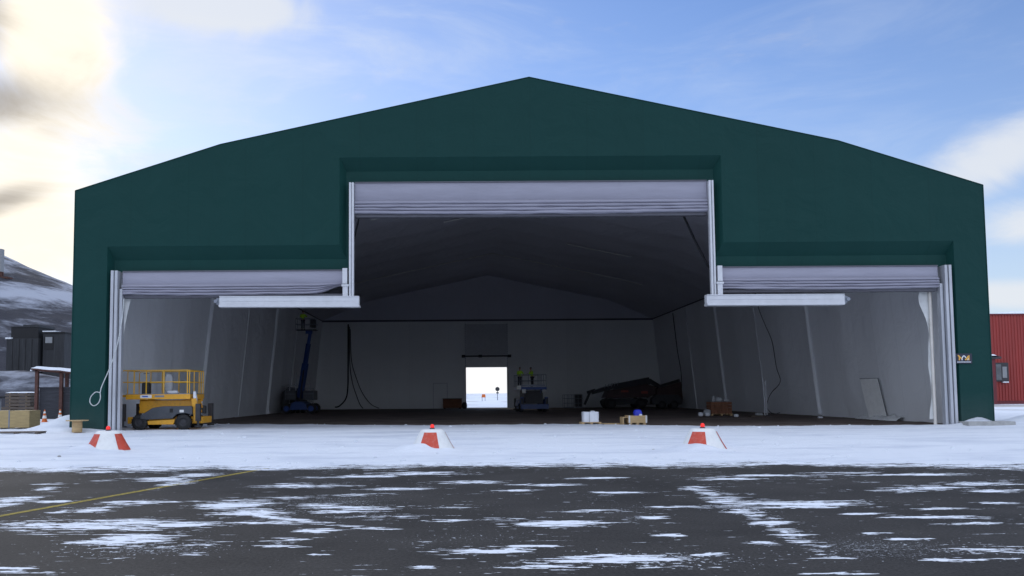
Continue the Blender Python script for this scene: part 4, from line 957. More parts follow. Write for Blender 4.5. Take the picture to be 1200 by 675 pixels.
# ------------------------------------------------------------------ people
def skin_obj(name, nodes, edges, m, parent, sub=1):
    me = bpy.data.meshes.new(name); me.from_pydata([n[0] for n in nodes], edges, []); me.update()
    o = bpy.data.objects.new(name, me); COL.objects.link(o)
    sk = o.modifiers.new('skin', 'SKIN'); sk.use_smooth_shade = True; sk.branch_smoothing = .3
    if not me.skin_vertices: me.skin_vertices.new()
    for i, n in enumerate(nodes):
        r = n[1]; me.skin_vertices[0].data[i].radius = (r, r) if not isinstance(r, tuple) else r
        me.skin_vertices[0].data[i].use_root = (i == 0)
    sb = o.modifiers.new('sub', 'SUBSURF'); sb.levels = sub; sb.render_levels = sub
    bpy.context.view_layer.update()
    dg = bpy.context.evaluated_depsgraph_get()
    bm_ = bpy.data.meshes.new_from_object(o.evaluated_get(dg))
    o.modifiers.clear(); o.data = bm_; bm_.materials.clear(); bm_.materials.append(M[m])
    for p in bm_.polygons: p.use_smooth = True
    o.parent = parent
    return o
def person(loc, rz, label, hands, cap='hair', jacket='hivis', lean=0.0, look=0.0):
    e = empty('person', loc, rz, label, 'person')
    ly = -lean
    V = []; E = []
    def nd(p, r, par=None):
        V.append((p, r)); 
        if par is not None: E.append((par, len(V) - 1))
        return len(V) - 1
    pel = nd((0, 0, .95), (.15, .11)); ab = nd((0, ly * .4, 1.12), (.14, .10), pel); ch = nd((0, ly, 1.32), (.16, .115), ab); nb = nd((0, ly * 1.15, 1.47), (.07, .065), ch)
    nk = nd((0, ly * 1.2 - .01, 1.535), (.055, .058), nb); hd0 = nd((0, ly * 1.25 - .025, 1.60), (.066, .085), nk); hd1 = nd((0, ly * 1.25 - .02, 1.68), (.075, .095), hd0); hd2 = nd((0, ly * 1.25 - .01, 1.755), (.055, .065), hd1)
    arms = []
    for s, (el, ha) in zip((-1, 1), hands):
        sh_ = nd((s * .185, ly, 1.41), .062, ch); e_ = nd(el, .043, sh_); w = nd(ha, .030, e_)
        dv = (Vector(ha) - Vector(el)).normalized(); pl = Vector(ha) + dv * .07; pm = nd(tuple(pl), (.040, .024), w)
        side = dv.cross(Vector((0, 0, 1))); side = side.normalized() if side.length > .1 else Vector((1, 0, 0)); nrm = side.cross(dv)
        for k, ln_ in zip(range(4), (.070, .080, .075, .058)):
            b0 = pl + side * (-.027 + .018 * k) + dv * .028; k1 = b0 + dv * ln_ * .5 - nrm * .012; k2 = k1 + dv * ln_ * .32 - nrm * .028
            i0 = nd(tuple(b0), .0095, pm); i1 = nd(tuple(k1), .009, i0); nd(tuple(k2), .008, i1)
        t0 = pl - side * .038 * s; t1 = t0 - side * .02 * s + dv * .03; t2 = t1 + dv * .03 - nrm * .012
        i0 = nd(tuple(t0), .011, pm); i1 = nd(tuple(t1), .0105, i0); nd(tuple(t2), .009, i1)
        arms.append((el, ha))
    for s in (-1, 1):
        hp = nd((s * .09, 0, .88), .092, pel); kn = nd((s * .10, -.015, .49), .060, hp); an_ = nd((s * .105, .015, .09), .042, kn); nd((s * .115, -.13, .045), .038, an_)
    b = skin_obj('body', V, E, 'skin', e)
    # eyes, nose, ears joined into the body mesh
    mb = MB(); hy = ly * 1.25 - .02
    mb.sphere((0, hy - .100, 1.655), (.014, .022, .022), 8); 
    for s in (-1, 1): mb.sphere((s * .03, hy - .082, 1.685), (.014, .012, .009), 8); mb.sphere((s * .080, hy + .01, 1.665), (.012, .022, .032), 8)
    mb.sphere((0, hy - .084, 1.618), (.024, .010, .007), 8)
    bm_ = bmesh.new(); bm_.from_mesh(b.data); tmp = bpy.data.meshes.new('face'); tmp.from_pydata(mb.v, [], mb.f); bm_.from_mesh(tmp)
    for f in bm_.faces: f.smooth = True
    bm_.to_mesh(b.data); bm_.free(); bpy.data.meshes.remove(tmp)
    V2 = [((0, 0, .88), (.175, .135)), ((0, ly * .4, 1.12), (.165, .125)), ((0, ly, 1.32), (.185, .14)), ((0, ly * 1.1, 1.45), (.095, .085))]; E2 = [(0, 1), (1, 2), (2, 3)]
    for s, (el, ha) in zip((-1, 1), arms):
        i = len(V2); V2 += [((s * .19, ly, 1.41), .078), (el, .060), (tuple(Vector(el).lerp(Vector(ha), .9)), .044)]; E2 += [(2, i), (i, i + 1), (i + 1, i + 2)]
    skin_obj('jacket', V2, E2, jacket, e)
    V3 = [((0, 0, .95), (.16, .125))]; E3 = []
    for s in (-1, 1):
        i = len(V3); V3 += [((s * .09, 0, .86), .105), ((s * .10, -.015, .49), .078), ((s * .105, .015, .12), .066)]; E3 += [(0, i), (i, i + 1), (i + 1, i + 2)]
    skin_obj('trousers', V3, E3, 'trousers', e)
    for s in (-1, 1): skin_obj('boot', [((s * .105, .03, .06), .056), ((s * .112, -.08, .05), .050), ((s * .118, -.16, .042), .04), ((s * .105, .02, .16), .056)], [(0, 1), (1, 2), (0, 3)], 'black', e)
    mb = MB(); T = Matrix.Translation((0, hy + .012, 1.70)); mb.lathe([(.100, -.02), (.098, .03), (.080, .075), (.045, .098), (0, .105)], 18, T)
    if cap == 'helmet': mb.lathe([(.100, -.015), (.118, -.02), (.118, -.012), (.098, -.002)], 18, T)
    mb.build('helmet' if cap == 'helmet' else 'hair', 'dark' if cap == 'helmet' else 'hair', e)
    return e
person((5.45, 77.1, 2.30), R(20), 'worker in bright green jacket at the left side of the blue lift platform, dark hair', [((-.30, -.12, 1.16), (-.26, -.36, 1.10)), ((.28, -.14, 1.18), (.2, -.36, 1.12))], 'hair', lean=.04)
person((6.62, 77.3, 2.30), R(-65), 'worker in bright green jacket side-on in the middle of the blue lift platform', [((-.26, -.16, 1.15), (-.14, -.38, 1.2)), ((.26, -.12, 1.13), (.18, -.36, 1.05))], 'helmet', lean=.10)

# ------------------------------------------------------------------ boom lift, raised
b1 = empty('boom_lift', (-14.8, 78.5, 0), 0, 'blue boom lift at the left with its boom raised to the wall rail', 'boom lift')
for x in (-1.12, 1.12):
    for y in (-1.1, 1.1): wheel(b1, x, y, .46, .42, 'blue_dark', 1)
for ob in [o for o in COL.objects if o.parent == b1 and o.name.startswith('wheel')]: pass
mb = MB(); mb.prism([(-.85, .35), (.85, .35), (.62, .95), (.3, 1.1), (-.3, 1.1), (-.62, .95)], -1.5, 1.5); mb.build('chassis', 'blue', b1, .03)
mb = MB(); mb.lathe([(.55, 1.1), (.55, 1.22), (0, 1.22)], 24); mb.build('slewing_ring', 'dark', b1)
mb = MB(); mb.box(-1.25, -1.0, 1.24, -.33, 1.2, 2.1); mb.box(.33, -1.0, 1.24, 1.30, 1.2, 2.1); mb.box(-.33, .3, 1.24, .33, 1.2, 1.8); mb.build('turret_cover', 'grey_cover', b1, .05)
for s in (-1, 1):
    mb = MB(); mb.tube([(s * .4, -1.03, 2.32), (s * 1.28, -1.03, 2.32), (s * 1.28, -1.03, 1.3)], .025, 6); mb.tube([(s * .4, -1.03, 1.8), (s * 1.28, -1.03, 1.8)], .025, 6)
    mb.build('hand_rail', 'grey_rail', b1)
p0, p1 = Vector((-.10, -.15, 1.45)), Vector((.92, -.6, 7.55))
mb = MB(); mb.bar(p0, p0.lerp(p1, .52), .40, .50); mb.build('boom_base', 'blue', b1, .02)
mb = MB(); mb.bar(p0.lerp(p1, .40), p0.lerp(p1, .82), .30, .36); mb.build('boom_section', 'blue', b1, .02)
mb = MB(); mb.bar(p0.lerp(p1, .75), p1, .21, .25); mb.build('boom_tip', 'blue_dark', b1, .02)
mb = MB(); mb.tube([p0 + Vector((.12, -.45, -.05)), p0.lerp(p1, .42) + Vector((0, -.32, 0))], .07, 10); mb.build('lift_cylinder', 'dark', b1)
bk = empty('basket', (.62, -.75, 7.66)); bk.parent = b1
mb = MB(); mb.box(-.95, -.45, 0, .95, .45, .07); mb.build('floor', 'dark', bk)
mb = MB()
for z in (.55, 1.1):
    mb.tube([(-.95, -.45, z), (.95, -.45, z), (.95, .45, z), (-.95, .45, z), (-.95, -.45, z)], .025, 6)
for x in (-.95, -.3, .3, .95):
    for y in (-.45, .45): mb.tube([(x, y, .05), (x, y, 1.1)], .022, 6)
mb.build('rail', 'grey_rail', bk)
mb = MB(); mb.box(.35, -.40, .25, .85, .3, 1.0); mb.build('control_box', 'dark', bk, .02)
mb = MB(); mb.box(-.15, .1, -.28, .45, .4, 0); mb.build('mount', 'blue_dark', bk, .02)
person((-14.55, 77.8, 7.73), R(170), 'worker in green high visibility top standing in the raised boom basket', [((-.30, -.10, 1.2), (-.26, -.32, 1.3)), ((.30, -.1, 1.2), (.25, -.32, 1.3))], 'helmet')

# ------------------------------------------------------------------ articulated boom lift, folded, back right
b2 = empty('boom_lift', (17.8, 91.5, 0), R(3), 'dark articulated boom lift with folded arms in the back right corner', 'boom lift')
for x in (-1.75, 1.55):
    for y in (-1.15, 1.15): wheel(b2, x, y, .55, .42, 'dark', 1)
mb = MB(); mb.prism([(-2.4, .45), (2.2, .45), (2.4, .8), (2.1, 1.05), (-2.2, 1.05), (-2.5, .8)], -.95, .95); mb.build('chassis', 'dark', b2, .04)
mb = MB(); mb.prism([(-2.3, 1.15), (2.3, 1.15), (3.2, 1.5), (3.2, 2.35), (2.2, 2.6), (-.8, 2.1), (-1.9, 1.95)], -1.1, 1.1); mb.build('turret_cover', 'dark_red', b2, .05)
mb = MB(); mb.box(-.6, -1.14, 1.75, .2, -1.105, 1.95); mb.build('side_label', 'red_dark', b2)
def arm(name, a, b, w, h, m): mb = MB(); mb.bar(a, b, w, h); return mb.build(name, m, b2, .02)
arm('lower_arm', (-3.6, -.2, 1.75), (-.8, -.2, 2.45), .32, .42, 'dark'); arm('main_arm', (-1.2, -.2, 2.25), (2.75, -.2, 2.98), .42, .78, 'dark')
arm('upper_arm', (2.7, -.2, 3.05), (3.9, -.2, 2.3), .34, .42, 'dark')
arm('counter_arm', (3.6, -.2, 2.25), (6.3, -.2, 3.05), .36, .34, 'dark')
arm('jib', (-4.1, -.2, 1.75), (-3.2, -.2, 2.02), .24, .3, 'dark')
arm('jib_link', (-4.4, -.2, .45), (-3.8, -.2, 1.75), .2, .24, 'dark')
mb = MB(); mb.prism([(3.3, 1.2), (6.2, .9), (6.3, 2.9), (3.4, 2.1)], -.9, .7); mb.build('counterweight', 'dark_red', b2, .08)
mb = MB()
for k in range(5): mb.tube([(-2.2 + k * .35, -.4, 2.2 + k * .07), (-2.1 + k * .35, -.4, 2.62 + k * .07)], .03, 6)
mb.tube([(-3.4, -.42, 1.98), (-1.2, -.42, 2.7)], .035, 6); mb.build('hose_guide', 'grey_rail', b2)
mb = MB(); mb.box(1.6, -1.15, 1.6, 2.3, -1.11, 1.85); mb.build('warning_panel', 'red_dark', b2)
bk = empty('basket', (-5.6, -.3, .12)); bk.parent = b2
mb = MB(); mb.box(-1.1, -.5, 0, .9, .5, .07); mb.build('floor', 'grey_rail', bk)
mb = MB()
for z in (.5, 1.0, 1.4): mb.tube([(-1.1, -.5, z), (.9, -.5, z), (.9, .5, z), (-1.1, .5, z), (-1.1, -.5, z)], .024, 6)
for x in (-1.1, -.6, -.1, .4, .9):
    for y in (-.5, .5): mb.tube([(x, y, .05), (x, y, 1.4)], .022, 6)
mb.build('rail', 'grey_rail', bk)
mb = MB(); mb.box(.15, -.4, .1, .85, .4, 1.45); mb.build('control_console', 'dark', bk, .03)

# low trailer-like machine right behind it, towards the corner
tr = empty('towed_compressor', (21.6, 88.6, 0), R(-4), 'low dark wheeled compressor in front of the folded boom lift, near the right wall', 'machine')
for x in (-.5, .75): wheel(tr, x, -.7, .42, .28, 'dark', 1); wheel(tr, x, .7, .42, .28, 'dark', 1)
mb = MB(); mb.prism([(-1.5, .45), (1.5, .45), (1.5, 1.1), (1.2, 1.45), (-1.1, 1.45), (-1.5, 1.1)], -.75, .75); mb.build('hood', 'dark', tr, .06)
mb = MB(); mb.bar((-1.5, 0, .5), (-2.6, 0, .45), .12, .12); mb.build('drawbar', 'dark', tr)

# ------------------------------------------------------------------ goods on the hangar floor
def pallet(e, w, d, name='pallet'):
    mb = MB()
    for k in range(5): mb.box(-w / 2, -d / 2 + k * (d - .12) / 4, .11, w / 2, -d / 2 + k * (d - .12) / 4 + .12, .135)
    for x in (-w / 2 + .06, 0, w / 2 - .06):
        mb.box(x - .05, -d / 2, 0, x + .05, d / 2, .022)
        for y in (-d / 2 + .06, 0, d / 2 - .06): mb.box(x - .06, y - .06, .022, x + .06, y + .06, .11)
    return mb.build(name, 'wood', e, .003)
pw = empty('pallet', (6.75, 43.9, .01), R(2), 'pale wooden pallet under the white wrapped goods at the edge of the snow', 'pallet')
pallet(pw, 1.0, .85, 'deck')
mb = MB()
def wr(u, v):
    a = 2 * PI * u; p = lambda c: math.copysign(abs(c) ** .35, c); k = 1 + .03 * nz(u * 14, v * 6)
    return (.42 * p(math.cos(a)) * k, .36 * p(math.sin(a)) * k, .0 + .52 * v + .02 * nz(u * 9, v * 3, 4) * (1 if v > .9 else 0))
mb.grid(36, 8, wr); mb.add([wr(i / 36, 1) for i in range(36)], [tuple(range(36))]); wg = mb.build('wrapped_goods', 'bag'); wg.location = (6.75, 43.9, .15); tag(wg, 'cube of white plastic wrapped goods on a pallet', 'wrapped goods')
mb = MB(); mb.box(-.11, -.372, 0, -.09, -.36, .52); mb.build('seam', 'grey_rail', wg)
mb = MB(); mb.box(.02, -.2, .53, .22, .05, .57); mb.build('top_fold', 'bag', wg, .01)
mb = MB(); random.seed(11)
for k in range(5):
    T = Matrix.Translation((random.uniform(-.15, .15), -.25 + k * .12, .03 + .025 * (k % 2))) @ Matrix.Rotation(random.uniform(-.25, .25), 4, 'Z'); mb.box(-.5, -.05, -.02, .5, .05, .02, T)
o = mb.build('loose_boards', 'wood', None, .003); o.location = (7.95, 43.8, .0); tag(o, 'few loose pale boards lying on the floor between the two pallet loads', 'boards')
wc = empty('wooden_crate', (9.0, 43.3, .01), R(4), 'open pale wooden crate on short feet at the edge of the snow', 'crate')
for x in (-.36, 0, .36):
    mb = MB(); mb.box(x - .07, -.35, 0, x + .07, .35, .10); mb.build('foot', 'wood', wc, .004)
mb = MB()
for k in range(3): mb.box(-.46, -.38, .10 + k * .125, .46, -.355, .218 + k * .125); mb.box(-.46, .355, .10 + k * .125, .46, .38, .218 + k * .125)
mb.box(-.48, -.354, .1, -.455, .354, .475); mb.box(.455, -.354, .1, .48, .354, .475); mb.box(-.45, -.35, .102, .45, .35, .13); mb.build('case', 'wood', wc, .003)
for x in (-.44, .44):
    mb = MB(); mb.box(x - .04, -.395, .1, x + .04, -.382, .475); mb.build('corner_batten', 'seam_white', wc)
mb = MB(); mb.box(-.75, -.3, .36, -.485, .3, .40); mb.box(-.75, -.3, .02, -.70, .3, .36); mb.build('side_flap', 'wood', wc, .003)
o = sack('blue_bundle', (9.1, 43.3, .32), (.42, .40, .46), 'bluebag', 4); tag(o, 'bright blue plastic bundle on top of the wooden crate', 'bundle')
o = sack('paper_scrap', (9.2, 43.05, .42), (.15, .12, .14), 'bag', 7); tag(o, 'small white wad beside the blue bundle on the crate', 'scrap')

bxs = empty('brick_pallet', (18.3, 59.6, 0), R(3), 'square stack of reddish brown blocks on the floor near the right wall', 'block stack')
pallet(bxs, 1.5, 1.1, 'pallet')
for lay in range(4):
    mb = MB()
    for k in range(6): mb.box(-.74 + k * .25, -.5, .14 + lay * .21, -.74 + k * .25 + .235, .5, .14 + lay * .21 + .195)
    mb.build('block_course', 'cardboard', bxs, .006)
for nm, loc, d, s, lb in (('plastic_bottle', (17.85, 59.4, .98), (.2, .2, .42), 3, 'pale upright canister on the left end of the brown stack'), ('white_bundle', (18.2, 59.3, .98), (.45, .35, .3), 6, 'white crumpled bundle on the middle of the brown stack'), ('grey_bundle', (18.75, 59.4, .98), (.45, .35, .2), 8, 'flat grey bundle on the right end of the brown stack')):
    tag(sack(nm, loc, d, 'greysack', s), lb, 'bundle')
for nm, loc, d, s, lb in (('paper_bag', (16.5, 57.9, 0), (.32, .3, .28), 12, 'white paper bag on the floor, leftmost of the scraps by the brown stack'), ('paper_bag', (17.0, 58, 0), (.34, .3, .26), 13, 'white paper bag on the floor touching the left side of the brown stack'), ('plastic_heap', (17.3, 59.1, 0), (.5, .4, .45), 14, 'grey plastic heap leaning on the left side of the brown stack'),
                          ('foam_block', (18.2, 55.6, 0), (.28, .22, .2), 15, 'small white foam block on the floor in front of the brown stack'), ('debris_heap', (20.2, 57, 0), (.5, .4, .24), 16, 'low pale heap of rubble between brown stack and white pipes'), ('paper_wad', (22.0, 51.5, 0), (.3, .25, .12), 17, 'small white wad on the floor below the pale wall strip')):
    tag(sack(nm, loc, d, 'greysack' if 'heap' in nm else 'bag', s), lb, 'litter')
mb = MB(); mb.box(-.45, -.3, 0, .45, .3, .10); o = mb.build('rubble_board', 'wood_old', None, .01); o.location = (19.6, 55.8, .0); tag(o, 'dark flat board on the floor right of the brown stack', 'board')

pp = empty('pipe_bundle', (21.35, 58.8, 0), 0, 'two pale upright pipes standing on the floor by the right wall', 'pipes')
mb = MB(); mb.tube([(-.10, 0, 0), (-.08, 0, .9), (-.16, 0, 2.35)], .05, 8); mb.build('pipe', 'alu_white', pp)
mb = MB(); mb.tube([(.08, .05, 0), (.03, .05, 2.42)], .05, 8); mb.build('pipe', 'alu_white', pp)
mb = MB(); mb.box(-.24, -.04, .0, .24, .12, .04); mb.build('foot_plate', 'dark', pp)
def cable(name, pts, r, label, m='black', cat='cable'):
    P = [Vector(p) for p in pts]; out = []
    for i in range(len(P) - 1):
        a, b, c, d = P[max(i - 1, 0)], P[i], P[i + 1], P[min(i + 2, len(P) - 1)]
        for k in range(8):
            t = k / 8; out.append(.5 * ((2 * b) + (c - a) * t + (2 * a - 5 * b + 4 * c - d) * t * t + (3 * b - a - 3 * c + d) * t ** 3))
    out.append(P[-1]); mb = MB(); mb.tube(out, r, 6); o = mb.build(name, m); return tag(o, label, cat)
LXr = lambda z, k=.2: liner_x(z, 1) - k
cable('hanging_cable', [(LXr(9.4), 65, 9.4), (LXr(8.0), 64.6, 8.0), (LXr(6.8), 63.8, 6.8), (LXr(5.4), 62.8, 5.4), (LXr(3.5), 62.6, 3.5), (LXr(2.4), 62.2, 2.4), (22.4, 60.5, 1.6), (21.55, 59.0, 1.0), (21.5, 58.9, .45), (21.8, 58.7, .12), (22.2, 58.5, .2)], .024, 'black cable hanging down the right wall towards the two pale pipes')
cable('hanging_cable', [(LXr(10.2), 90, 10.2), (LXr(8), 90, 8), (LXr(6.2, .3), 89.6, 6.2), (LXr(3.8, .3), 89.2, 3.8), (LXr(1.7, .4), 89.6, 1.7)], .04, 'black cable hanging in the back right corner above the folded boom lift')
YH = YB - .5
for i, (pts, r, lb) in enumerate(([[(-13.3, YH, 10.1), (-13.3, YH, 5), (-13.35, YH, 2.4), (-13.6, YH, 1.2), (-14.3, YH - .2, .4), (-14.8, YH - .3, .25)], .085, 'thick black hose straight down the back wall, curling left at the floor'],
                                 [[(-13.15, YH, 9.8), (-13.1, YH, 5.5), (-12.8, YH, 3.2), (-12.3, YH, 1.6), (-11.9, YH - .1, .6), (-11.5, YH - .3, .1)], .05, 'black hose on the back wall ending nearest the thick straight hose'],
                                 [[(-13.05, YH, 9.5), (-12.9, YH, 5.8), (-12.3, YH, 3.6), (-11.6, YH, 1.9), (-10.6, YH - .1, .6), (-9.6, YH - .3, .1)], .045, 'black hose on the back wall swinging furthest to the right'])):
    cable('wall_hose', pts, r, lb, cat='hose')['group'] = 'hoses hanging on the back wall'

# crumpled plastic along the foot of the right wall
mb = MB()
def cr_(u, v):
    y = 45.6 + 4.8 * u; w = .25 + .35 * abs(nz(u * 5, 1)); h = (.18 + .22 * abs(nz(u * 7, 4)))
    return (liner_x(0, 1) - .12 - w * 1.6 * v + .05 * nz(u * 30, v * 4), y + .05 * nz(u * 17, v * 8), .012 + h * (1 - v) ** .7 * (1 + .5 * nz(u * 26, v * 7)) + .10 * math.sin(v * PI) * (.5 + nz(u * 22, v * 9, 2)))
mb.grid(90, 12, cr_); tag(mb.build('plastic_sheet', 'plastic_sheet'), 'crumpled white plastic sheet lying along the foot of the right wall', 'plastic sheet')

# things by the left wall: covered stack with upright poles
sk = empty('frame_stack', (-19.0 + 2.9, 82.0, 0), R(5), 'dim stack of covered frames with pale poles against the left wall', 'frame stack')
mb = MB(); mb.prism([(-1.15, 0), (1.05, 0), (.95, 2.3), (-.6, 2.5), (-1.1, 2.0)], -.6, .6); mb.build('cover', 'grey_cover', sk, .08)
for x, h in ((-.45, 3.3), (.15, 3.9), (.6, 3.6), (1.4, 2.9)):
    mb = MB(); mb.tube([(x, -.72, 0), (x + .06, -.7, h)], .045, 8); mb.build('pole', 'alu', sk)
mb = MB(); mb.tube([(-1.2, -.7, 2.55), (1.4, -.7, 2.7)], .035, 8); mb.tube([(.5, -.7, 3.5), (1.9, -.7, .1)], .03, 8); mb.tube([(1.35, -.7, 1.6), (2.3, -.7, .1)], .03, 8); mb.build('cross_pole', 'alu', sk)
# brown box by the back door
bb = empty('brown_case', (-.75, 99, 0), R(2), 'low dark brown case on the floor beside the bright back door', 'case')
mb = MB(); mb.box(-1.3, -.6, .08, .9, .6, 1.12); mb.build('body', 'cardboard', bb, .03)
mb = MB(); mb.box(-1.35, -.65, 1.125, .95, .65, 1.2); mb.build('lid', 'wood_old', bb, .02)
for x in (-1.1, .7):
    mb = MB(); mb.box(x - .1, -.6, 0, x + .1, .6, .078); mb.build('foot', 'wood_old', bb)
o = sack('dark_sack', (.48, 98.4, 0), (.6, .6, .75), 'dark', 21); tag(o, 'dark sack between the brown case and the bright door', 'sack')

# pull rope with loop at the left post
cable('pull_rope', [(-15.3, 38.2, 6.1), (-15.36, 38.12, 5.0), (-15.55, 38.05, 3.8), (-15.80, 38.0, 2.95), (-16.15, 38.0, 2.1), (-16.22, 38.0, 1.85), (-16.42, 38.0, 1.85), (-16.62, 38.0, 1.65), (-16.66, 38.0, 1.4), (-16.5, 38.0, 1.24), (-16.3, 38.0, 1.34), (-16.2, 38.0, 1.58), (-16.22, 38.0, 1.85)], .022, 'grey pull rope ending in a ring loop beside the left door post', 'rope', 'rope')

# beyond the back door
at = empty('round_marker', (9.05, 205, 1.25), 0, 'round dark disc on a short post far off in the bright snow', 'marker')
mb = MB(); mb.tube([(0, 0, -1.5), (0, 0, 1.2)], .09, 8); mb.build('post', 'grey_rail', at)
mb = MB(); mb.lathe([(0, -.06), (.52, -.06), (.52, .06), (0, .06)], 24, Matrix.Translation((0, 0, 1.7)) @ Matrix.Rotation(PI / 2, 4, 'X'), False); mb.build('disc', 'silo', at)
mb = MB(); mb.box(-.28, -.1, .62, .28, .1, .95); mb.build('plate', 'silo', at)
ob_ = empty('orange_barrier', (4.75, 172, 1.25), 0, 'small orange barrier block far off beyond the back door', 'barrier')
mb = MB(); mb.prism([(-.42, -.2), (.42, -.2), (.34, .45), (-.34, .45)], -.2, .2); mb.build('body', 'orange', ob_, .05)
for x in (-.3, .3):
    mb = MB(); mb.box(x - .05, -.15, -1.6, x + .05, .15, -.2); mb.build('foot', 'grey_rail', ob_)
# stones on the snow
def stone(loc, s, lb):
    mb = MB()
    def fn(u, v):
        a = 2 * PI * u; th = PI * v; k = s * (1 + .35 * nz(math.cos(a) * 2 + loc[0], math.sin(a) * 2, v * 3)); return (k * math.cos(a) * math.sin(th), k * .8 * math.sin(a) * math.sin(th), k * .6 * -math.cos(th))
    mb.grid(12, 8, fn); o = mb.build('stone', 'concrete'); o.location = loc; return tag(o, lb, 'stone', 'stones on the snow')
stone((-10.6, 22.4, .06), .05, 'small dark stone on the snow left before the first marker cone')
stone((5.25, 23.0, .06), .05, 'small dark stone on the snow left before the right marker cone')

# ------------------------------------------------------------------ camera
yaw, pit, rol = R(.31), R(3.745), R(-.439)
right = Vector((math.cos(yaw), -math.sin(yaw), 0)); f0 = Vector((math.sin(yaw), math.cos(yaw), 0)); zz = Vector((0, 0, 1))
fwd = f0 * math.cos(pit) + zz * math.sin(pit); up = -f0 * math.sin(pit) + zz * math.cos(pit)
c, s = math.cos(rol), math.sin(rol)
RX = right * c + up * s; UX = up * c - right * s
cam = bpy.data.cameras.new('camera'); co = bpy.data.objects.new('camera', cam); COL.objects.link(co)
mw = Matrix((RX, UX, -fwd)).transposed().to_4x4(); mw.translation = (0, 0, 1.6); co.matrix_world = mw
cam.sensor_width = 36; cam.lens = 985.15 * 36 / 1200; cam.shift_x = (600 - 544.296) / 1200; cam.shift_y = (398.254 - 337.5) / 1200
cam.clip_end = 8000; S.camera = co

# ------------------------------------------------------------------ light and sky
SAZ, SEL = R(-25.8), R(20.8)
sd = Vector((math.sin(SAZ) * math.cos(SEL), math.cos(SAZ) * math.cos(SEL), math.sin(SEL)))
sl = bpy.data.lights.new('sun', 'SUN'); sl.energy = .5; sl.angle = R(11); sl.color = (1, .93, .82)
so = bpy.data.objects.new('sun', sl); COL.objects.link(so); so.rotation_euler = sd.to_track_quat('Z', 'Y').to_euler()
W = bpy.data.worlds.new('World'); S.world = W; W.use_nodes = True
N = W.node_tree.nodes; L = W.node_tree.links
bg = N['Background']; bg.inputs['Strength'].default_value = .15
sky = N.new('ShaderNodeTexSky'); sky.sky_type = 'NISHITA'; sky.sun_disc = False; sky.sun_elevation = SEL; sky.sun_rotation = SAZ
sky.air_density = 1.0; sky.dust_density = .15; sky.ozone_density = 2.0
tcw = N.new('ShaderNodeTexCoord'); D = tcw.outputs['Generated']
def val(x):
    return x
def mth(op, a, b=None, c=None, clamp=False):
    n = N.new('ShaderNodeMath'); n.operation = op; n.use_clamp = clamp
    for i, v in enumerate((a, b, c)):
        if v is None: continue
        if isinstance(v, (int, float)): n.inputs[i].default_value = v
        else: L.new(v, n.inputs[i])
    return n.outputs[0]
def smooth(a, b, x, lo=0.0, hi=1.0):
    n = N.new('ShaderNodeMapRange'); n.interpolation_type = 'SMOOTHSTEP'
    n.inputs['From Min'].default_value = a; n.inputs['From Max'].default_value = b; n.inputs['To Min'].default_value = lo; n.inputs['To Max'].default_value = hi
    L.new(x, n.inputs['Value']); return n.outputs[0]
spx = N.new('ShaderNodeSeparateXYZ'); L.new(D, spx.inputs[0])
ysafe = mth('MAXIMUM', spx.outputs['Y'], .05)
gx = mth('DIVIDE', spx.outputs['X'], ysafe); gz = mth('DIVIDE', spx.outputs['Z'], ysafe)
front = smooth(.1, .3, spx.outputs['Y'])
def noise_at(scale, det=8, rough=.6, dist=.4, off=(0, 0, 0)):
    mp = N.new('ShaderNodeMapping'); mp.inputs['Scale'].default_value = scale; mp.inputs['Location'].default_value = off; L.new(D, mp.inputs['Vector'])
    n = N.new('ShaderNodeTexNoise'); n.inputs['Scale'].default_value = 1; n.inputs['Detail'].default_value = det; n.inputs['Roughness'].default_value = rough; n.inputs['Distortion'].default_value = dist
    L.new(mp.outputs[0], n.inputs['Vector']); return n.outputs['Fac']
n_big = noise_at((7, 7, 12), 10, .60, .7); n_soft = noise_at((2.2, 2.2, 5), 7, .55, .3, (3, 1, 2)); n_wisp = noise_at((3, 3, 12), 9, .62, .8, (7, 2, 5))
def blob(x0, z0, rx, rz, rot=0.0):
    dx = mth('SUBTRACT', gx, x0); dz = mth('SUBTRACT', gz, z0); cr, sr = math.cos(rot), math.sin(rot)
    u = mth('ADD', mth('MULTIPLY', dx, cr / rx), mth('MULTIPLY', dz, sr / rx)); v = mth('ADD', mth('MULTIPLY', dx, -sr / rz), mth('MULTIPLY', dz, cr / rz))
    q = mth('ADD', mth('MULTIPLY', u, u), mth('MULTIPLY', v, v))
    return mth('MULTIPLY', mth('POWER', 2.718, mth('MULTIPLY', q, -1.0)), front)
def total(bl):
    t = bl[0]
    for b in bl[1:]: t = mth('MAXIMUM', t, b)
    return t
#BLOBS
bright = total([blob(-.50, .44, .085, .15), blob(-.52, .30, .11, .12), blob(-.52, .20, .14, .09, -.3), blob(-.75, .3, .2, .3)])
white = total([mth('MULTIPLY', blob(-.29, .475, .12, .040, -.1), 1.15), mth('MULTIPLY', blob(.66, .285, .13, .042, .45), .92), mth('MULTIPLY', blob(.70, .20, .10, .035), .8), blob(.66, .115, .12, .022), mth('MULTIPLY', blob(1.1, .25, .35, .10), .9), mth('MULTIPLY', blob(.1, .03, 1.2, .05), .75)])
grey = total([blob(-.575, .362, .11, .045, -.15), mth('MULTIPLY', blob(-.50, .325, .06, .03, -.4), .55), mth('MULTIPLY', blob(-.56, .232, .08, .022, .35), .8), mth('MULTIPLY', blob(-.575, .45, .035, .09), .55)])
nb = mth('MULTIPLY_ADD', n_big, 1.2, -.6); ns = mth('MULTIPLY_ADD', n_wisp, 1.0, -.5)
m_bright = smooth(.15, .95, mth('ADD', bright, mth('MULTIPLY', nb, 1.15)))
m_white = smooth(.22, .90, mth('ADD', white, mth('MULTIPLY', nb, 1.1)))
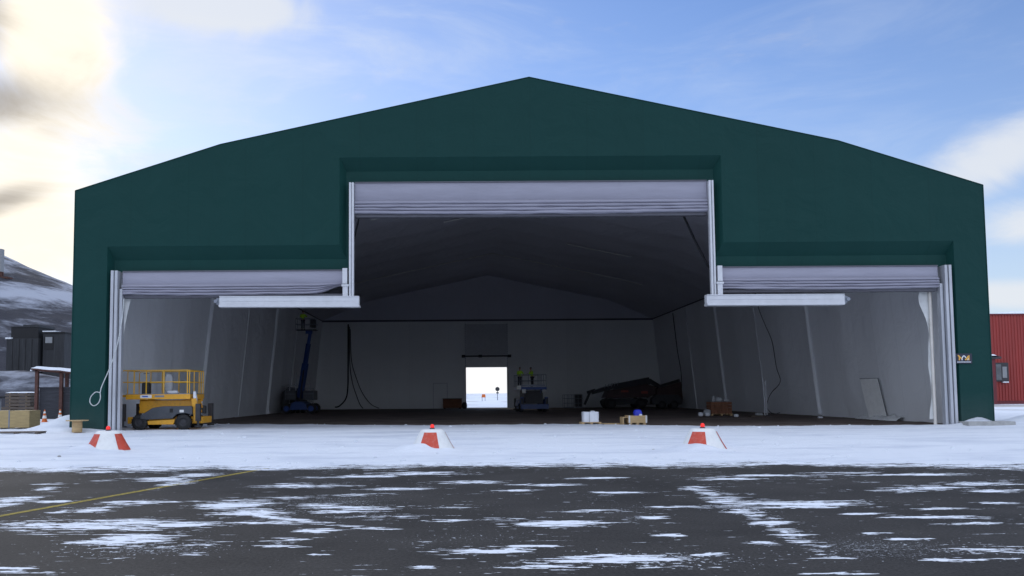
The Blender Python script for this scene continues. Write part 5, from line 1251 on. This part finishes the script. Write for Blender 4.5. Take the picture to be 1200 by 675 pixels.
m_grey = smooth(.15, 1.0, mth('ADD', grey, mth('MULTIPLY', nb, 1.1)))
# thin veil of high haze, stronger towards the sun, everywhere faint
glow_d = N.new('ShaderNodeVectorMath'); glow_d.operation = 'DOT_PRODUCT'; L.new(D, glow_d.inputs[0]); glow_d.inputs[1].default_value = sd
glow = mth('POWER', mth('MAXIMUM', glow_d.outputs['Value'], 0.0), 14.0)
veil = mth('MULTIPLY', smooth(.42, .75, n_wisp), mth('MULTIPLY_ADD', glow, .5, .22))
tint = N.new('ShaderNodeVectorMath'); tint.operation = 'MULTIPLY'; L.new(sky.outputs['Color'], tint.inputs[0]); tint.inputs[1].default_value = (.70, .80, 1.06)
cur = tint.outputs[0]
def mixc(fac, col, cur, k=1.0):
    n = N.new('ShaderNodeMixRGB'); L.new(mth('MULTIPLY', fac, k), n.inputs['Fac']); L.new(cur, n.inputs['Color1'])
    if isinstance(col, tuple): n.inputs['Color2'].default_value = col + (1,)
    else: L.new(col, n.inputs['Color2'])
    return n.outputs[0]
# unseen broken cloud added behind the viewer and overhead to brighten snow and facade
m_rear = mth('MULTIPLY', smooth(.30, .56, n_soft), mth('MAXIMUM', smooth(.12, -.25, spx.outputs['Y']), smooth(.55, .75, spx.outputs['Z'])))
cur = mixc(veil, (5.0, 5.5, 6.3), cur)
cur = mixc(mth('MULTIPLY', glow, .30), (6.3, 6.2, 5.9), cur)
cur = mixc(smooth(.30, .02, spx.outputs['Z']), (4.7, 5.2, 5.7), cur, .55)
cur = mixc(smooth(.55, .05, spx.outputs['Z']), (4.3, 4.9, 5.6), cur, .28)
cur = mixc(m_rear, (8.6, 9.5, 11.4), cur, .95)
cur = mixc(m_white, (5.4, 5.6, 5.9), cur, .85)
cur = mixc(m_bright, (7.8, 7.1, 5.9), cur, .95)
cur = mixc(smooth(.2, .8, blob(.03, .03, .25, .06)), (6.9, 6.9, 6.9), cur, .95)
cur = mixc(m_grey, (2.5, 2.3, 2.1), cur, .85)
L.new(cur, bg.inputs['Color'])

S.view_settings.view_transform = 'Standard'; S.view_settings.look = 'None'; S.view_settings.exposure = 0; S.view_settings.gamma = 1
S.render.engine = 'CYCLES'
S.cycles.max_bounces = 14; S.cycles.diffuse_bounces = 12; S.cycles.use_denoising = True
